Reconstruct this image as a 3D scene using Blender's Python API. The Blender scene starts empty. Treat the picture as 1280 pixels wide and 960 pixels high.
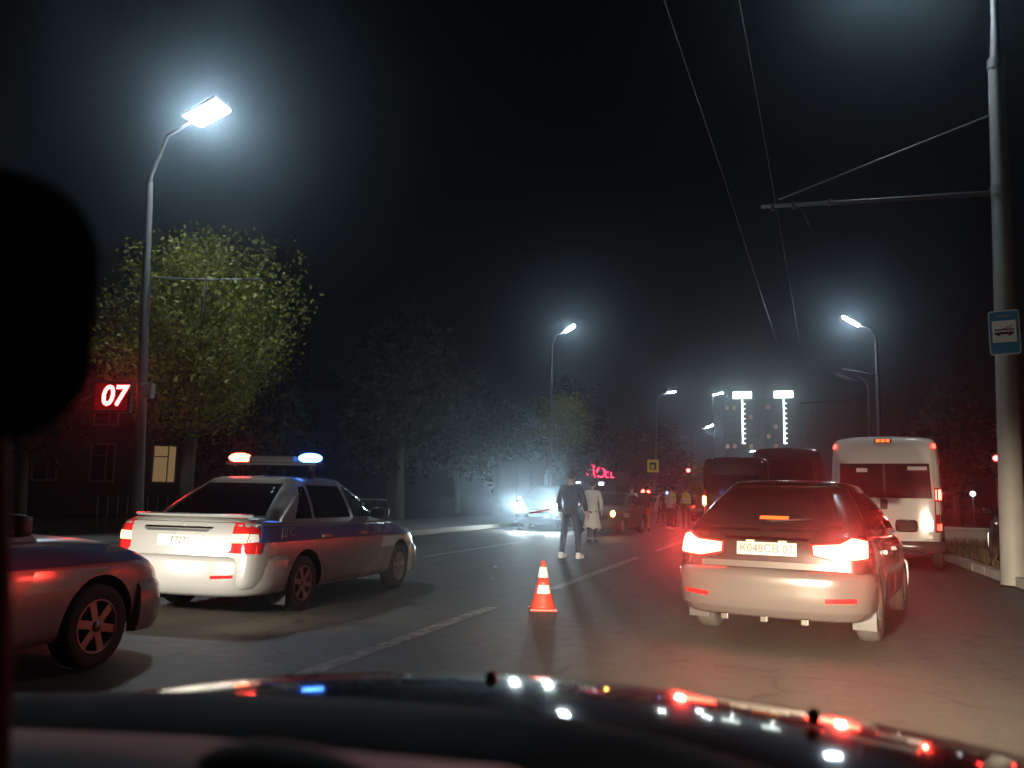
import bpy, bmesh, math, random
from mathutils import Vector, Matrix, noise
from mathutils.bvhtree import BVHTree
rnd = random.Random(7)
PI = math.pi
R = math.radians
SC = bpy.context.scene
C = SC.collection

# ------------------------------------------------------------------ camera
EYE = 1.25
cd = bpy.data.cameras.new('camera')
cam = bpy.data.objects.new('camera', cd)
C.objects.link(cam)
cd.sensor_fit = 'HORIZONTAL'
cd.sensor_width = 36.0
cd.lens = 1035.0 / 1280.0 * 36.0
cd.clip_start = 0.03
cd.clip_end = 3000.0
_yaw, _pit, _rol = R(18.4), math.atan(140.0 / 1035.0), R(1.15)
f_ = Vector((-math.sin(_yaw) * math.cos(_pit), math.cos(_yaw) * math.cos(_pit), math.sin(_pit)))
r_ = Vector((math.cos(_yaw), math.sin(_yaw), 0))
u_ = r_.cross(f_)
r2 = r_ * math.cos(_rol) + u_ * math.sin(_rol)
u2 = u_ * math.cos(_rol) - r_ * math.sin(_rol)
cam.matrix_world = Matrix(((r2.x, u2.x, -f_.x, 0), (r2.y, u2.y, -f_.y, 0), (r2.z, u2.z, -f_.z, EYE), (0, 0, 0, 1)))
SC.camera = cam
cd.dof.use_dof = True
cd.dof.focus_distance = 11.0
cd.dof.aperture_fstop = 3.2

# ------------------------------------------------------------------ world: night sky, sun well below the horizon
world = bpy.data.worlds.new('World')
SC.world = world
world.use_nodes = True
wn = world.node_tree
bg = wn.nodes['Background']
sky = wn.nodes.new('ShaderNodeTexSky')
sky.sky_type = 'NISHITA'
sky.sun_disc = False
sky.sun_elevation = R(-7)
sky.sun_rotation = R(200)
wn.links.new(sky.outputs[0], bg.inputs[0])
bg.inputs[1].default_value = 0.05
SC.view_settings.view_transform = 'Standard'
SC.view_settings.look = 'None'
SC.view_settings.exposure = 0
SC.view_settings.gamma = 1
SC.cycles.use_denoising = True
SC.cycles.max_bounces = 6
SC.cycles.volume_bounces = 0
SC.cycles.transparent_max_bounces = 8
SC.cycles.sample_clamp_indirect = 6.0
SC.cycles.use_light_tree = True

# strengths of the lamps of the place
LED = 300.0        # street lamp lens radiance
TAIL = 52.0
HAZE = 0.0027

# ------------------------------------------------------------------ materials
def mat(name, base=(0.5, 0.5, 0.5), rough=0.5, metal=0.0, coat=0.0, vary=0.15, scale=6.0, bump=0.0, bscale=60.0, spec=0.5, trans=0.0):
    m = bpy.data.materials.new(name)
    m.use_nodes = True
    nt = m.node_tree
    b = nt.nodes['Principled BSDF']
    b.inputs['Roughness'].default_value = rough
    b.inputs['Metallic'].default_value = metal
    b.inputs['Coat Weight'].default_value = coat
    b.inputs['Coat Roughness'].default_value = 0.08
    b.inputs['Specular IOR Level'].default_value = spec
    tc = nt.nodes.new('ShaderNodeTexCoord')
    n = nt.nodes.new('ShaderNodeTexNoise')
    n.inputs['Scale'].default_value = scale
    n.inputs['Detail'].default_value = 6
    nt.links.new(tc.outputs['Object'], n.inputs['Vector'])
    mx = nt.nodes.new('ShaderNodeMix')
    mx.data_type = 'RGBA'
    mx.inputs['A'].default_value = (*[c * (1 - vary) for c in base], 1)
    mx.inputs['B'].default_value = (*[min(1, c * (1 + vary)) for c in base], 1)
    nt.links.new(n.outputs['Fac'], mx.inputs['Factor'])
    nt.links.new(mx.outputs['Result'], b.inputs['Base Color'])
    mr = nt.nodes.new('ShaderNodeMapRange')
    sm = 0.06 if rough < 0.4 else 0.22
    mr.inputs['To Min'].default_value = max(0.02, rough * (1 - sm))
    mr.inputs['To Max'].default_value = min(1, rough * (1 + sm))
    nt.links.new(n.outputs['Fac'], mr.inputs['Value'])
    nt.links.new(mr.outputs['Result'], b.inputs['Roughness'])
    if bump:
        n2 = nt.nodes.new('ShaderNodeTexNoise')
        n2.inputs['Scale'].default_value = bscale
        n2.inputs['Detail'].default_value = 8
        nt.links.new(tc.outputs['Object'], n2.inputs['Vector'])
        bp = nt.nodes.new('ShaderNodeBump')
        bp.inputs['Strength'].default_value = bump
        bp.inputs['Distance'].default_value = 0.02
        nt.links.new(n2.outputs['Fac'], bp.inputs['Height'])
        nt.links.new(bp.outputs['Normal'], b.inputs['Normal'])
    return m

def emit(name, col, strength):
    m = bpy.data.materials.new(name)
    m.use_nodes = True
    nt = m.node_tree
    nt.nodes.clear()
    o = nt.nodes.new('ShaderNodeOutputMaterial')
    e = nt.nodes.new('ShaderNodeEmission')
    e.inputs[0].default_value = (*col, 1)
    e.inputs[1].default_value = strength
    nt.links.new(e.outputs[0], o.inputs[0])
    return m

def asphalt():
    m = mat('asphalt', (0.055, 0.052, 0.048), 0.62, vary=0.0, bump=0.35, bscale=90)
    nt = m.node_tree
    b = nt.nodes['Principled BSDF']
    tc = nt.nodes.new('ShaderNodeTexCoord')
    mp = nt.nodes.new('ShaderNodeMapping')
    mp.inputs['Scale'].default_value = (1.3, 0.09, 1)
    nt.links.new(tc.outputs['Object'], mp.inputs[0])
    big = nt.nodes.new('ShaderNodeTexNoise')
    big.inputs['Scale'].default_value = 1.0
    big.inputs['Detail'].default_value = 5
    nt.links.new(mp.outputs[0], big.inputs['Vector'])
    fine = nt.nodes.new('ShaderNodeTexNoise')
    fine.inputs['Scale'].default_value = 35
    fine.inputs['Detail'].default_value = 8
    nt.links.new(tc.outputs['Object'], fine.inputs['Vector'])
    add = nt.nodes.new('ShaderNodeMath')
    add.operation = 'ADD'
    nt.links.new(big.outputs['Fac'], add.inputs[0])
    nt.links.new(fine.outputs['Fac'], add.inputs[1])
    cr = nt.nodes.new('ShaderNodeValToRGB')
    cr.color_ramp.elements[0].position = 0.35
    cr.color_ramp.elements[0].color = (0.040, 0.035, 0.028, 1)
    cr.color_ramp.elements[1].position = 0.68
    cr.color_ramp.elements[1].color = (0.090, 0.075, 0.054, 1)
    hv = nt.nodes.new('ShaderNodeMath')
    hv.operation = 'MULTIPLY'
    hv.inputs[1].default_value = 0.5
    nt.links.new(add.outputs[0], hv.inputs[0])
    nt.links.new(hv.outputs[0], cr.inputs[0])
    # fine cracks wandering over the surface
    dn = nt.nodes.new('ShaderNodeTexNoise')
    dn.inputs['Scale'].default_value = 1.4
    dn.inputs['Detail'].default_value = 6
    nt.links.new(tc.outputs['Object'], dn.inputs['Vector'])
    va = nt.nodes.new('ShaderNodeVectorMath')
    va.operation = 'ADD'
    nt.links.new(tc.outputs['Object'], va.inputs[0])
    nt.links.new(dn.outputs['Color'], va.inputs[1])
    vo = nt.nodes.new('ShaderNodeTexVoronoi')
    vo.feature = 'DISTANCE_TO_EDGE'
    vo.inputs['Scale'].default_value = .42
    nt.links.new(va.outputs[0], vo.inputs['Vector'])
    mr = nt.nodes.new('ShaderNodeMapRange')
    mr.inputs['From Min'].default_value = .003
    mr.inputs['From Max'].default_value = .010
    mr.inputs['To Min'].default_value = .45
    nt.links.new(vo.outputs['Distance'], mr.inputs['Value'])
    mu = nt.nodes.new('ShaderNodeMix')
    mu.data_type = 'RGBA'
    mu.blend_type = 'MULTIPLY'
    mu.inputs['Factor'].default_value = 1
    nt.links.new(cr.outputs[0], mu.inputs['A'])
    nt.links.new(mr.outputs['Result'], mu.inputs['B'])
    nt.links.new(mu.outputs['Result'], b.inputs['Base Color'])
    return m

def worn_paint():
    m = mat('worn_road_paint', (0.55, 0.53, 0.47), 0.6, vary=0.1)
    nt = m.node_tree
    b = nt.nodes['Principled BSDF']
    tc = nt.nodes.new('ShaderNodeTexCoord')
    n = nt.nodes.new('ShaderNodeTexNoise')
    n.inputs['Scale'].default_value = 9
    n.inputs['Detail'].default_value = 9
    n.inputs['Roughness'].default_value = 0.7
    nt.links.new(tc.outputs['Object'], n.inputs['Vector'])
    cr = nt.nodes.new('ShaderNodeValToRGB')
    cr.color_ramp.elements[0].position = 0.40
    cr.color_ramp.elements[0].color = (0.075, 0.07, 0.06, 1)
    cr.color_ramp.elements[1].position = 0.60
    cr.color_ramp.elements[1].color = (0.30, 0.28, 0.23, 1)
    nt.links.new(n.outputs['Fac'], cr.inputs[0])
    nt.links.new(cr.outputs[0], b.inputs['Base Color'])
    return m

M = {}
M['asphalt'] = asphalt()
M['paint'] = worn_paint()
M['soil'] = mat('soil', (0.06, 0.05, 0.035), 0.9, vary=0.4, scale=3, bump=0.5, bscale=30)
M['paving'] = mat('paving', (0.16, 0.15, 0.135), 0.85, vary=0.25, scale=2, bump=0.3)
M['kerb'] = mat('kerb_concrete', (0.30, 0.28, 0.25), 0.85, vary=0.3, scale=5, bump=0.4, bscale=40)
M['silver'] = mat('silver_paint', (0.27, 0.262, 0.245), 0.27, metal=0.3, coat=0.2, vary=0.05, scale=2)
M['dim_silver'] = mat('shaded_silver_paint', (0.24, 0.235, 0.225), 0.3, metal=0.15, coat=0.15, vary=0.08, scale=2)  # darker copy of the silver, dimness of the near car put into the colour
M['blue'] = mat('blue_stripe_film', (0.012, 0.035, 0.16), 0.5, coat=0.0, vary=0.1)
M['dark_paint'] = mat('dark_brown_paint', (0.034, 0.022, 0.020), 0.22, metal=0.3, coat=0.8, vary=0.25, scale=5)
M['headlit'] = mat('headlit_bumper', (0.085, 0.074, 0.068), 0.24, metal=0.3, vary=0.10, scale=2)  # paler than the body paint, headlight wash put into the colour
M['white_paint'] = mat('white_van_paint', (0.45, 0.42, 0.38), 0.42, coat=0.4, vary=0.12, scale=3)
M['black_paint'] = mat('black_paint', (0.012, 0.012, 0.014), 0.22, metal=0.3, coat=1.0, vary=0.2)
M['red_paint'] = mat('maroon_paint', (0.06, 0.018, 0.014), 0.4, metal=0.2, coat=0.5, vary=0.2)
M['grey_paint'] = mat('grey_paint', (0.16, 0.17, 0.175), 0.35, metal=0.3, coat=0.5, vary=0.15)
M['hood'] = mat('bonnet_paint', (0.010, 0.010, 0.011), 0.045, metal=0.0, coat=1.0, vary=0.3, scale=10)
M['glass'] = mat('dark_glass', (0.012, 0.013, 0.014), 0.06, vary=0.1, spec=0.35)
M['green_glass'] = mat('greenish_glass', (0.03, 0.06, 0.055), 0.06, vary=0.3, spec=0.6)
M['plastic'] = mat('black_plastic', (0.018, 0.018, 0.018), 0.6, vary=0.2)
M['liner'] = mat('wheel_arch_liner', (0.012, 0.012, 0.012), 0.9, vary=0.2)
M['rubber'] = mat('tyre_rubber', (0.035, 0.033, 0.030), 0.85, vary=0.25, bump=0.3)
M['rim'] = mat('alloy', (0.26, 0.25, 0.24), 0.4, metal=0.7, vary=0.2)
M['red_lens'] = mat('red_lens', (0.35, 0.012, 0.012), 0.12, coat=0.6, vary=0.1)
M['amber_lens'] = mat('amber_lens', (0.5, 0.18, 0.02), 0.15, coat=0.6, vary=0.1)
M['clear_lens'] = mat('clear_lens', (0.55, 0.54, 0.52), 0.12, coat=0.6, vary=0.1)
M['chrome'] = mat('chrome', (0.6, 0.6, 0.6), 0.15, metal=1.0, vary=0.05)
M['plate'] = mat('number_plate', (0.30, 0.28, 0.25), 0.5, vary=0.2)
M['ink'] = mat('black_ink', (0.02, 0.02, 0.025), 0.5, vary=0.1)
M['white_film'] = mat('white_film', (0.22, 0.22, 0.25), 0.4, vary=0.1)
M['galv'] = mat('galvanised_steel', (0.17, 0.17, 0.17), 0.55, metal=0.3, vary=0.25, scale=4, bump=0.15)
M['dark_steel'] = mat('shaded_steel', (0.07, 0.065, 0.062), 0.7, vary=0.25, scale=4, bump=0.15)  # galvanised steel darkened so the first pole and arm sink into the night
M['concrete_pole'] = mat('grey_painted_pole', (0.24, 0.23, 0.215), 0.65, vary=0.25, scale=3, bump=0.25)
M['wire'] = mat('copper_wire', (0.10, 0.085, 0.075), 0.3, metal=0.7, vary=0.2)
M['lamp_case'] = mat('lamp_housing', (0.25, 0.25, 0.26), 0.5, metal=0.3)
M['bark'] = mat('bark', (0.09, 0.075, 0.055), 0.9, vary=0.35, scale=8, bump=0.7, bscale=25)
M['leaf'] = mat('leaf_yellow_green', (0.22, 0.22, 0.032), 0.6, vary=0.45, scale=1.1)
def thin_leaf(m, fac):
    nt = m.node_tree
    b = nt.nodes['Principled BSDF']
    t = nt.nodes.new('ShaderNodeBsdfTranslucent')
    x = nt.nodes.new('ShaderNodeMixShader')
    x.inputs[0].default_value = fac
    src = b.inputs['Base Color'].links[0].from_socket
    nt.links.new(src, t.inputs[0])
    nt.links.new(b.outputs[0], x.inputs[1])
    nt.links.new(t.outputs[0], x.inputs[2])
    nt.links.new(x.outputs[0], nt.nodes['Material Output'].inputs[0])
thin_leaf(M['leaf'], .5)
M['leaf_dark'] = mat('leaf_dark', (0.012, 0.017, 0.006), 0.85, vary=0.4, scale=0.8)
M['grass'] = mat('dry_grass', (0.10, 0.095, 0.04), 0.8, vary=0.4, scale=2)
M['cone_red'] = mat('cone_plastic', (0.62, 0.055, 0.03), 0.4, vary=0.12, scale=12)
M['cone_white'] = mat('reflective_band', (0.82, 0.80, 0.76), 0.3, vary=0.06)
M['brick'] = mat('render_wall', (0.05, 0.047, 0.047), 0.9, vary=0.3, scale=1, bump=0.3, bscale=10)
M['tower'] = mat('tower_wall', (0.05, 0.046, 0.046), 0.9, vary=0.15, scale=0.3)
M['frame'] = mat('window_frame', (0.25, 0.24, 0.22), 0.6)
M['dark_cloth'] = mat('dark_cloth', (0.016, 0.018, 0.022), 0.9, vary=0.3, scale=8, bump=0.8, bscale=9)
M['navy_cloth'] = mat('navy_cloth', (0.022, 0.025, 0.035), 0.9, vary=0.3, scale=8, bump=0.8, bscale=9)
M['pale_cloth'] = mat('pale_cloth', (0.52, 0.49, 0.43), 0.9, vary=0.12, scale=6, bump=0.8, bscale=9)
M['hivis'] = mat('hivis_cloth', (0.55, 0.62, 0.10), 0.7, vary=0.15, scale=6)
M['reflex'] = mat('reflective_tape', (0.75, 0.75, 0.73), 0.35, vary=0.05)
M['orange_cloth'] = mat('orange_cloth', (0.62, 0.13, 0.025), 0.8, vary=0.2, bump=0.8, bscale=9)
M['brown_cloth'] = mat('brown_cloth', (0.06, 0.035, 0.03), 0.9, vary=0.2, bump=0.8, bscale=9)
M['skin'] = mat('skin', (0.42, 0.25, 0.18), 0.55, vary=0.1)
M['hair'] = mat('hair', (0.03, 0.02, 0.014), 0.6, vary=0.3, scale=20)
M['white_shoe'] = mat('white_shoe', (0.75, 0.74, 0.70), 0.6, vary=0.08)
M['dash'] = mat('dashboard_plastic', (0.012, 0.012, 0.013), 0.85, vary=0.3, bump=0.05, bscale=120)
M['dash_pad'] = mat('dashboard_pad', (0.04, 0.043, 0.048), 0.75, vary=0.25, scale=4)
M['trim_lit_red'] = mat('red_lit_trim', (0.008, 0.002, 0.003), 0.95, vary=0.2, spec=0.03)  # red base colour carries the brake-light cast on the trim
M['yellow'] = mat('fluorescent_yellow', (0.75, 0.62, 0.03), 0.5, vary=0.06)
M['sign_blue'] = mat('sign_blue', (0.02, 0.17, 0.30), 0.45, vary=0.06)
M['sign_white'] = mat('sign_white', (0.86, 0.82, 0.72), 0.45, vary=0.06)
M['e_led'] = emit('led_light', (0.74, 0.90, 1.0), LED)
M['e_led_far'] = emit('led_light_far', (0.78, 0.92, 0.95), LED * 0.5)
M['e_red'] = emit('brake_light', (1.0, 0.035, 0.02), TAIL)
M['e_red_soft'] = emit('tail_light', (1.0, 0.03, 0.02), 14)
M['e_red_mid'] = emit('marker_light', (1.0, 0.03, 0.03), 40)
M['e_orange'] = emit('orange_light', (1.0, 0.16, 0.03), 2.2)
M['e_amber'] = emit('amber_light', (1.0, 0.42, 0.07), 60)
M['e_warm'] = emit('plate_light', (1.0, 0.72, 0.36), 2.5)
M['e_head'] = emit('headlight', (0.80, 0.97, 1.0), 420)
M['e_head_warm'] = emit('headlight_warm', (1.0, 0.93, 0.78), 60)
M['e_bar_red'] = emit('beacon_red', (1.0, 0.05, 0.03), 30)
M['e_bar_blue'] = emit('beacon_blue', (0.06, 0.22, 1.0), 22)
M['e_digit'] = emit('red_digits', (1.0, 0.035, 0.03), 60)
M['e_digit_back'] = emit('red_digit_glow', (0.6, 0.002, 0.01), 0.10)
M['e_neon'] = emit('neon_red', (1.0, 0.035, 0.12), 3.5)
M['e_tower'] = emit('tower_light', (0.80, 0.92, 0.84), 11)
M['e_win'] = emit('lit_window', (1.0, 0.62, 0.28), 0.19)
M['e_win_far'] = emit('lit_window_far', (1.0, 0.55, 0.32), 0.28)
M['e_spot'] = emit('small_white_light', (0.9, 0.93, 1.0), 5)

# ------------------------------------------------------------------ object helpers
def tag(o, label=None, cat=None, group=None, kind=None):
    if label: o['label'] = label
    if cat: o['category'] = cat
    if group: o['group'] = group
    if kind: o['kind'] = kind
    return o

def thing(name, label, cat, loc=(0, 0, 0), rz=0.0, group=None):
    o = bpy.data.objects.new(name, None)
    o.empty_display_size = 0.2
    C.objects.link(o)
    o.location = loc
    o.rotation_euler = (0, 0, rz)
    return tag(o, label, cat, group)

def link(name, me, parent=None, mats=None):
    o = bpy.data.objects.new(name, me)
    C.objects.link(o)
    if parent is not None: o.parent = parent
    for m in mats or (): me.materials.append(m)
    return o

def obj(name, bm, m, parent=None, smooth=False, angle=None):
    me = bpy.data.meshes.new(name)
    bm.normal_update()
    bm.to_mesh(me)
    bm.free()
    ms = m if isinstance(m, (list, tuple)) else [m]
    o = link(name, me, parent, ms)
    if smooth:
        for p in me.polygons: p.use_smooth = True
        if angle:
            me.set_sharp_from_angle(angle=R(angle))
    return o

def copy_tree(o, parent=None):
    c = o.copy()
    C.objects.link(c)
    if parent is not None: c.parent = parent
    for ch in [x for x in C.objects if x.parent == o and x != c]:
        copy_tree(ch, c)
    return c

def box(bm, x0, x1, y0, y1, z0, z1, bev=0.0, mi=0, M4=None):
    v = [bm.verts.new((x, y, z)) for z in (z0, z1) for y in (y0, y1) for x in (x0, x1)]
    fs = [bm.faces.new([v[i] for i in q]) for q in ((0, 2, 3, 1), (4, 5, 7, 6), (0, 1, 5, 4), (2, 6, 7, 3), (0, 4, 6, 2), (1, 3, 7, 5))]
    for f in fs: f.material_index = mi
    vs = list(v)
    if bev:
        es = list({e for f in fs for e in f.edges})
        g = bmesh.ops.bevel(bm, geom=es, offset=bev, segments=2, profile=0.7, affect='EDGES')
        vs = list({w for f in g['faces'] for w in f.verts} | {w for w in v if w.is_valid})
        for f in g['faces']: f.material_index = mi
    if M4 is not None: bmesh.ops.transform(bm, matrix=M4, verts=vs)
    return vs

def bx(*a, **k):
    bm = bmesh.new()
    box(bm, *a, **k)
    return bm

def tube(bm, pts, radii, n=10, mi=0, cap=True):
    pts = [Vector(p) for p in pts]
    if not isinstance(radii, (list, tuple)): radii = [radii] * len(pts)
    rings = []
    up = None
    for i, p in enumerate(pts):
        a = pts[max(0, i - 1)]
        b = pts[min(len(pts) - 1, i + 1)]
        t = (b - a).normalized()
        if up is None:
            up = Vector((0, 0, 1)) if abs(t.z) < 0.9 else Vector((1, 0, 0))
        s = t.cross(up)
        if s.length < 1e-4: s = t.cross(Vector((0, 1, 0)))
        s.normalize()
        up = s.cross(t).normalized()
        rings.append([bm.verts.new(p + (s * math.cos(2 * PI * k / n) + up * math.sin(2 * PI * k / n)) * radii[i]) for k in range(n)])
    for i in range(len(rings) - 1):
        for k in range(n):
            f = bm.faces.new((rings[i][k], rings[i][(k + 1) % n], rings[i + 1][(k + 1) % n], rings[i + 1][k]))
            f.material_index = mi
            f.smooth = True
    if cap:
        for rg, rev in ((rings[0], True), (rings[-1], False)):
            f = bm.faces.new(rg[::-1] if rev else rg)
            f.material_index = mi

def tb(pts, radii, n=10):
    bm = bmesh.new()
    tube(bm, pts, radii, n)
    return bm

def lathe(bm, prof, axis='z', n=24, mi=0, cen=(0, 0, 0), caps=True):
    """prof: list of (r, h) turned about the axis"""
    rings = []
    cx, cy, cz = cen
    for r, h in prof:
        rg = []
        for k in range(n):
            a = 2 * PI * k / n
            c, s = math.cos(a) * r, math.sin(a) * r
            rg.append(bm.verts.new((cx + c, cy + s, cz + h) if axis == 'z' else (cx + h, cy + c, cz + s) if axis == 'x' else (cx + s, cy + h, cz + c)))
        rings.append(rg)
    for i in range(len(rings) - 1):
        for k in range(n):
            f = bm.faces.new((rings[i][k], rings[i][(k + 1) % n], rings[i + 1][(k + 1) % n], rings[i + 1][k]))
            f.material_index = mi
            f.smooth = True
    for rg, rev in ((rings[0], True), (rings[-1], False)) if caps else ():
        try:
            f = bm.faces.new(rg[::-1] if rev else rg)
            f.material_index = mi
        except ValueError:
            pass

def applied(o):
    dg = bpy.context.evaluated_depsgraph_get()
    me = bpy.data.meshes.new_from_object(o.evaluated_get(dg))
    return me

# ------------------------------------------------------------------ lettering
def text_bm(s, size, shear=0.0, extrude=0.0, bold=0.0):
    cu = bpy.data.curves.new('lettering', 'FONT')
    cu.body = s
    cu.size = size
    cu.shear = shear
    cu.extrude = extrude
    cu.offset = bold
    cu.align_x = 'CENTER'
    cu.align_y = 'CENTER'
    cu.resolution_u = 3
    t = bpy.data.objects.new('lettering', cu)
    C.objects.link(t)
    me = applied(t)
    bpy.data.objects.remove(t)
    bpy.data.curves.remove(cu)
    bm = bmesh.new()
    bm.from_mesh(me)
    bpy.data.meshes.remove(me)
    return bm

# ------------------------------------------------------------------ car building
def half_profile(w, zb, zs, zt):
    mid = zb + (zs - zb) * 0.52
    return [(0, zb), (w * .62, zb), (w * .90, zb + .015), (w * .965, zb + .07), (w * .992, zb + (zs - zb) * .3), (w, mid),
            (w * .985, mid + (zs - mid) * .55), (w * .955, zs - .02), (w * .90, zs + (zt - zs) * .45), (w * .70, zs + (zt - zs) * .8), (w * .35, zt - (zt - zs) * .04), (0, zt)]

def loft_body(st):
    bm = bmesh.new()
    rings = []
    for y, w, zb, zs, zt in st:
        h = half_profile(w, zb, zs, zt)
        full = h + [(-x, z) for x, z in h[-2:0:-1]]
        rings.append([bm.verts.new((x, y, z)) for x, z in full])
    n = len(rings[0])
    for a, b in zip(rings, rings[1:]):
        for k in range(n):
            bm.faces.new((a[k], b[k], b[(k + 1) % n], a[(k + 1) % n]))
    hn = n // 2
    for rg, flip in ((rings[0], False), (rings[-1], True)):
        for k in range(hn):
            i0, i1, j0, j1 = k, k + 1, (n - k) % n, n - k - 1
            q = [rg[i0], rg[i1], rg[j1], rg[j0]]
            q = list(dict.fromkeys(q))
            if len(q) > 2: bm.faces.new(q if not flip else q[::-1])
    bmesh.ops.recalc_face_normals(bm, faces=bm.faces)
    return bm

def ring_pts(y0, y1, w, rc, nc=5):
    p = []
    for cx, cy, a0 in ((w - rc, y1 - rc, 0), (-w + rc, y1 - rc, 90), (-w + rc, y0 + rc, 180), (w - rc, y0 + rc, 270)):
        for k in range(nc):
            a = R(a0 + 90.0 * k / (nc - 1))
            p.append((cx + rc * math.cos(a), cy + rc * math.sin(a)))
    return p

def cabin_into(bm, g):
    """greenhouse: g = (y0 belt, y1 belt, w belt, z belt, y0 roof, y1 roof, w roof, z roof, z crown)"""
    y0, y1, w, zb, a0, a1, wr, zr, zc = g
    nr = 6
    rings = []
    for i in range(nr + 1):
        t = i / nr
        bul = math.sin(PI * t) * .022
        q = ring_pts(y0 + (a0 - y0) * t - bul, y1 + (a1 - y1) * t + bul, w + (wr - w) * t + bul, .14 + .10 * t)
        rings.append([bm.verts.new((x, y, zb + (zr - zb) * t)) for x, y in q])
    for s, dz in ((.95, .45), (.82, .75), (.6, .93), (.3, 1.0)):
        cy = (a0 + a1) / 2
        q = ring_pts(a0, a1, wr, .24)
        rings.append([bm.verts.new((x * s, cy + (y - cy) * (s if s < .9 else .97), zr + (zc - zr) * dz)) for x, y in q])
    n = len(rings[0])
    for a, b in zip(rings, rings[1:]):
        for k in range(n):
            bm.faces.new((a[k], a[(k + 1) % n], b[(k + 1) % n], b[k]))
    bm.faces.new(rings[-1])
    bm.faces.new(rings[0][::-1])

class Conform:
    """lays panels, lamps, windows and lettering onto a body, each a solid with its own thickness"""
    def __init__(self, bm):
        self.bvh = BVHTree.FromBMesh(bm)
    def hit(self, a, z, phi, y0):
        c, s = math.cos(phi), math.sin(phi)
        d = Vector((-s, c, 0))
        o = Vector((c * a, s * a, z)) + d * y0
        h = self.bvh.ray_cast(o, d)
        return h[0], d
    def panel(self, poly, phi=0.0, off=.005, depth=.02, step=.07, src=None, y0=-6.0, mirror=False):
        bm = bmesh.new()
        if src is None:
            bm.faces.new([bm.verts.new((a, z, 0)) for a, z in poly])
            lo = [min(p[i] for p in poly) for i in (0, 1)]
            hi = [max(p[i] for p in poly) for i in (0, 1)]
            for ax in (0, 1):
                k = int((hi[ax] - lo[ax]) / step)
                for j in range(1, k + 1):
                    co = [0, 0, 0]
                    no = [0, 0, 0]
                    co[ax] = lo[ax] + (hi[ax] - lo[ax]) * j / (k + 1)
                    no[ax] = 1
                    bmesh.ops.bisect_plane(bm, geom=bm.verts[:] + bm.edges[:] + bm.faces[:], plane_co=co, plane_no=no)
        else:
            bm.free()
            bm = src
        phi = R(phi)
        c, s = math.cos(phi), math.sin(phi)
        d = Vector((-s, c, 0))
        pos = {}
        miss = []
        for v in bm.verts:
            h, _ = self.hit(v.co.x, v.co.y, phi, y0)
            if h is None: miss.append(v)
            else: pos[v] = h
        for v in miss:
            if pos:
                near = min(pos, key=lambda q: (q.co.x - v.co.x) ** 2 + (q.co.y - v.co.y) ** 2)
                dep = pos[near].dot(d)
            else: dep = 0
            pos[v] = Vector((c * v.co.x, s * v.co.x, v.co.y)) + d * dep
        for v in bm.verts: v.co = pos[v] - d * off
        bm.normal_update()
        for f in bm.faces:
            if f.normal.dot(d) > 0: f.normal_flip()
        top = list(bm.faces)
        for f in top: f.smooth = True
        bed = [e for e in bm.edges if len(e.link_faces) == 1]
        for e in bed:
            lp = e.link_loops[0]
            a, b = lp.vert.co, lp.link_loop_next.vert.co
            q = [bm.verts.new(x) for x in (b, a, a + d * depth, b + d * depth)]
            bm.faces.new(q)
        if mirror:
            for v in bm.verts: v.co.x = -v.co.x
            for f in bm.faces: f.normal_flip()
        return bm

def wheel(parent, x, y, r, w, side, spokes=5, rimmat=None):
    """tyre with a spoked rim, outer face towards side (+1 right)"""
    bm = bmesh.new()
    h = w / 2
    lathe(bm, [(r * .62, -h * .8), (r * .86, -h), (r * .97, -h * .8), (r, -h * .4), (r, h * .4), (r * .97, h * .8), (r * .86, h), (r * .62, h * .8)], 'x', 28, caps=False)
    t = obj('wheel', bm, M['rubber'], parent)
    t.location = (x - side * h, y, r)
    bm = bmesh.new()
    e = side * h
    lathe(bm, [(r * .64, e * .86), (r * .60, e * .92), (r * .57, e * .1)], 'x', 24, caps=False)
    lathe(bm, [(r * .575, e * .15), (r * .2, e * .12), (.001, e * .12)], 'x', 20, 1, caps=False)
    for k in range(spokes):
        a = 2 * PI * k / spokes + .3
        Mx = Matrix.Rotation(a, 4, 'X')
        x0, x1 = sorted((e * .4, e * .82))
        box(bm, x0, x1, -.028, .028, r * .05, r * .60, 0, 0, Mx)
    lathe(bm, [(r * .13, e * .5), (r * .13, e * .9), (.001, e * .93)], 'x', 12, caps=False)
    obj('rim', bm, [rimmat or M['rim'], M['liner']], t)
    return t

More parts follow.
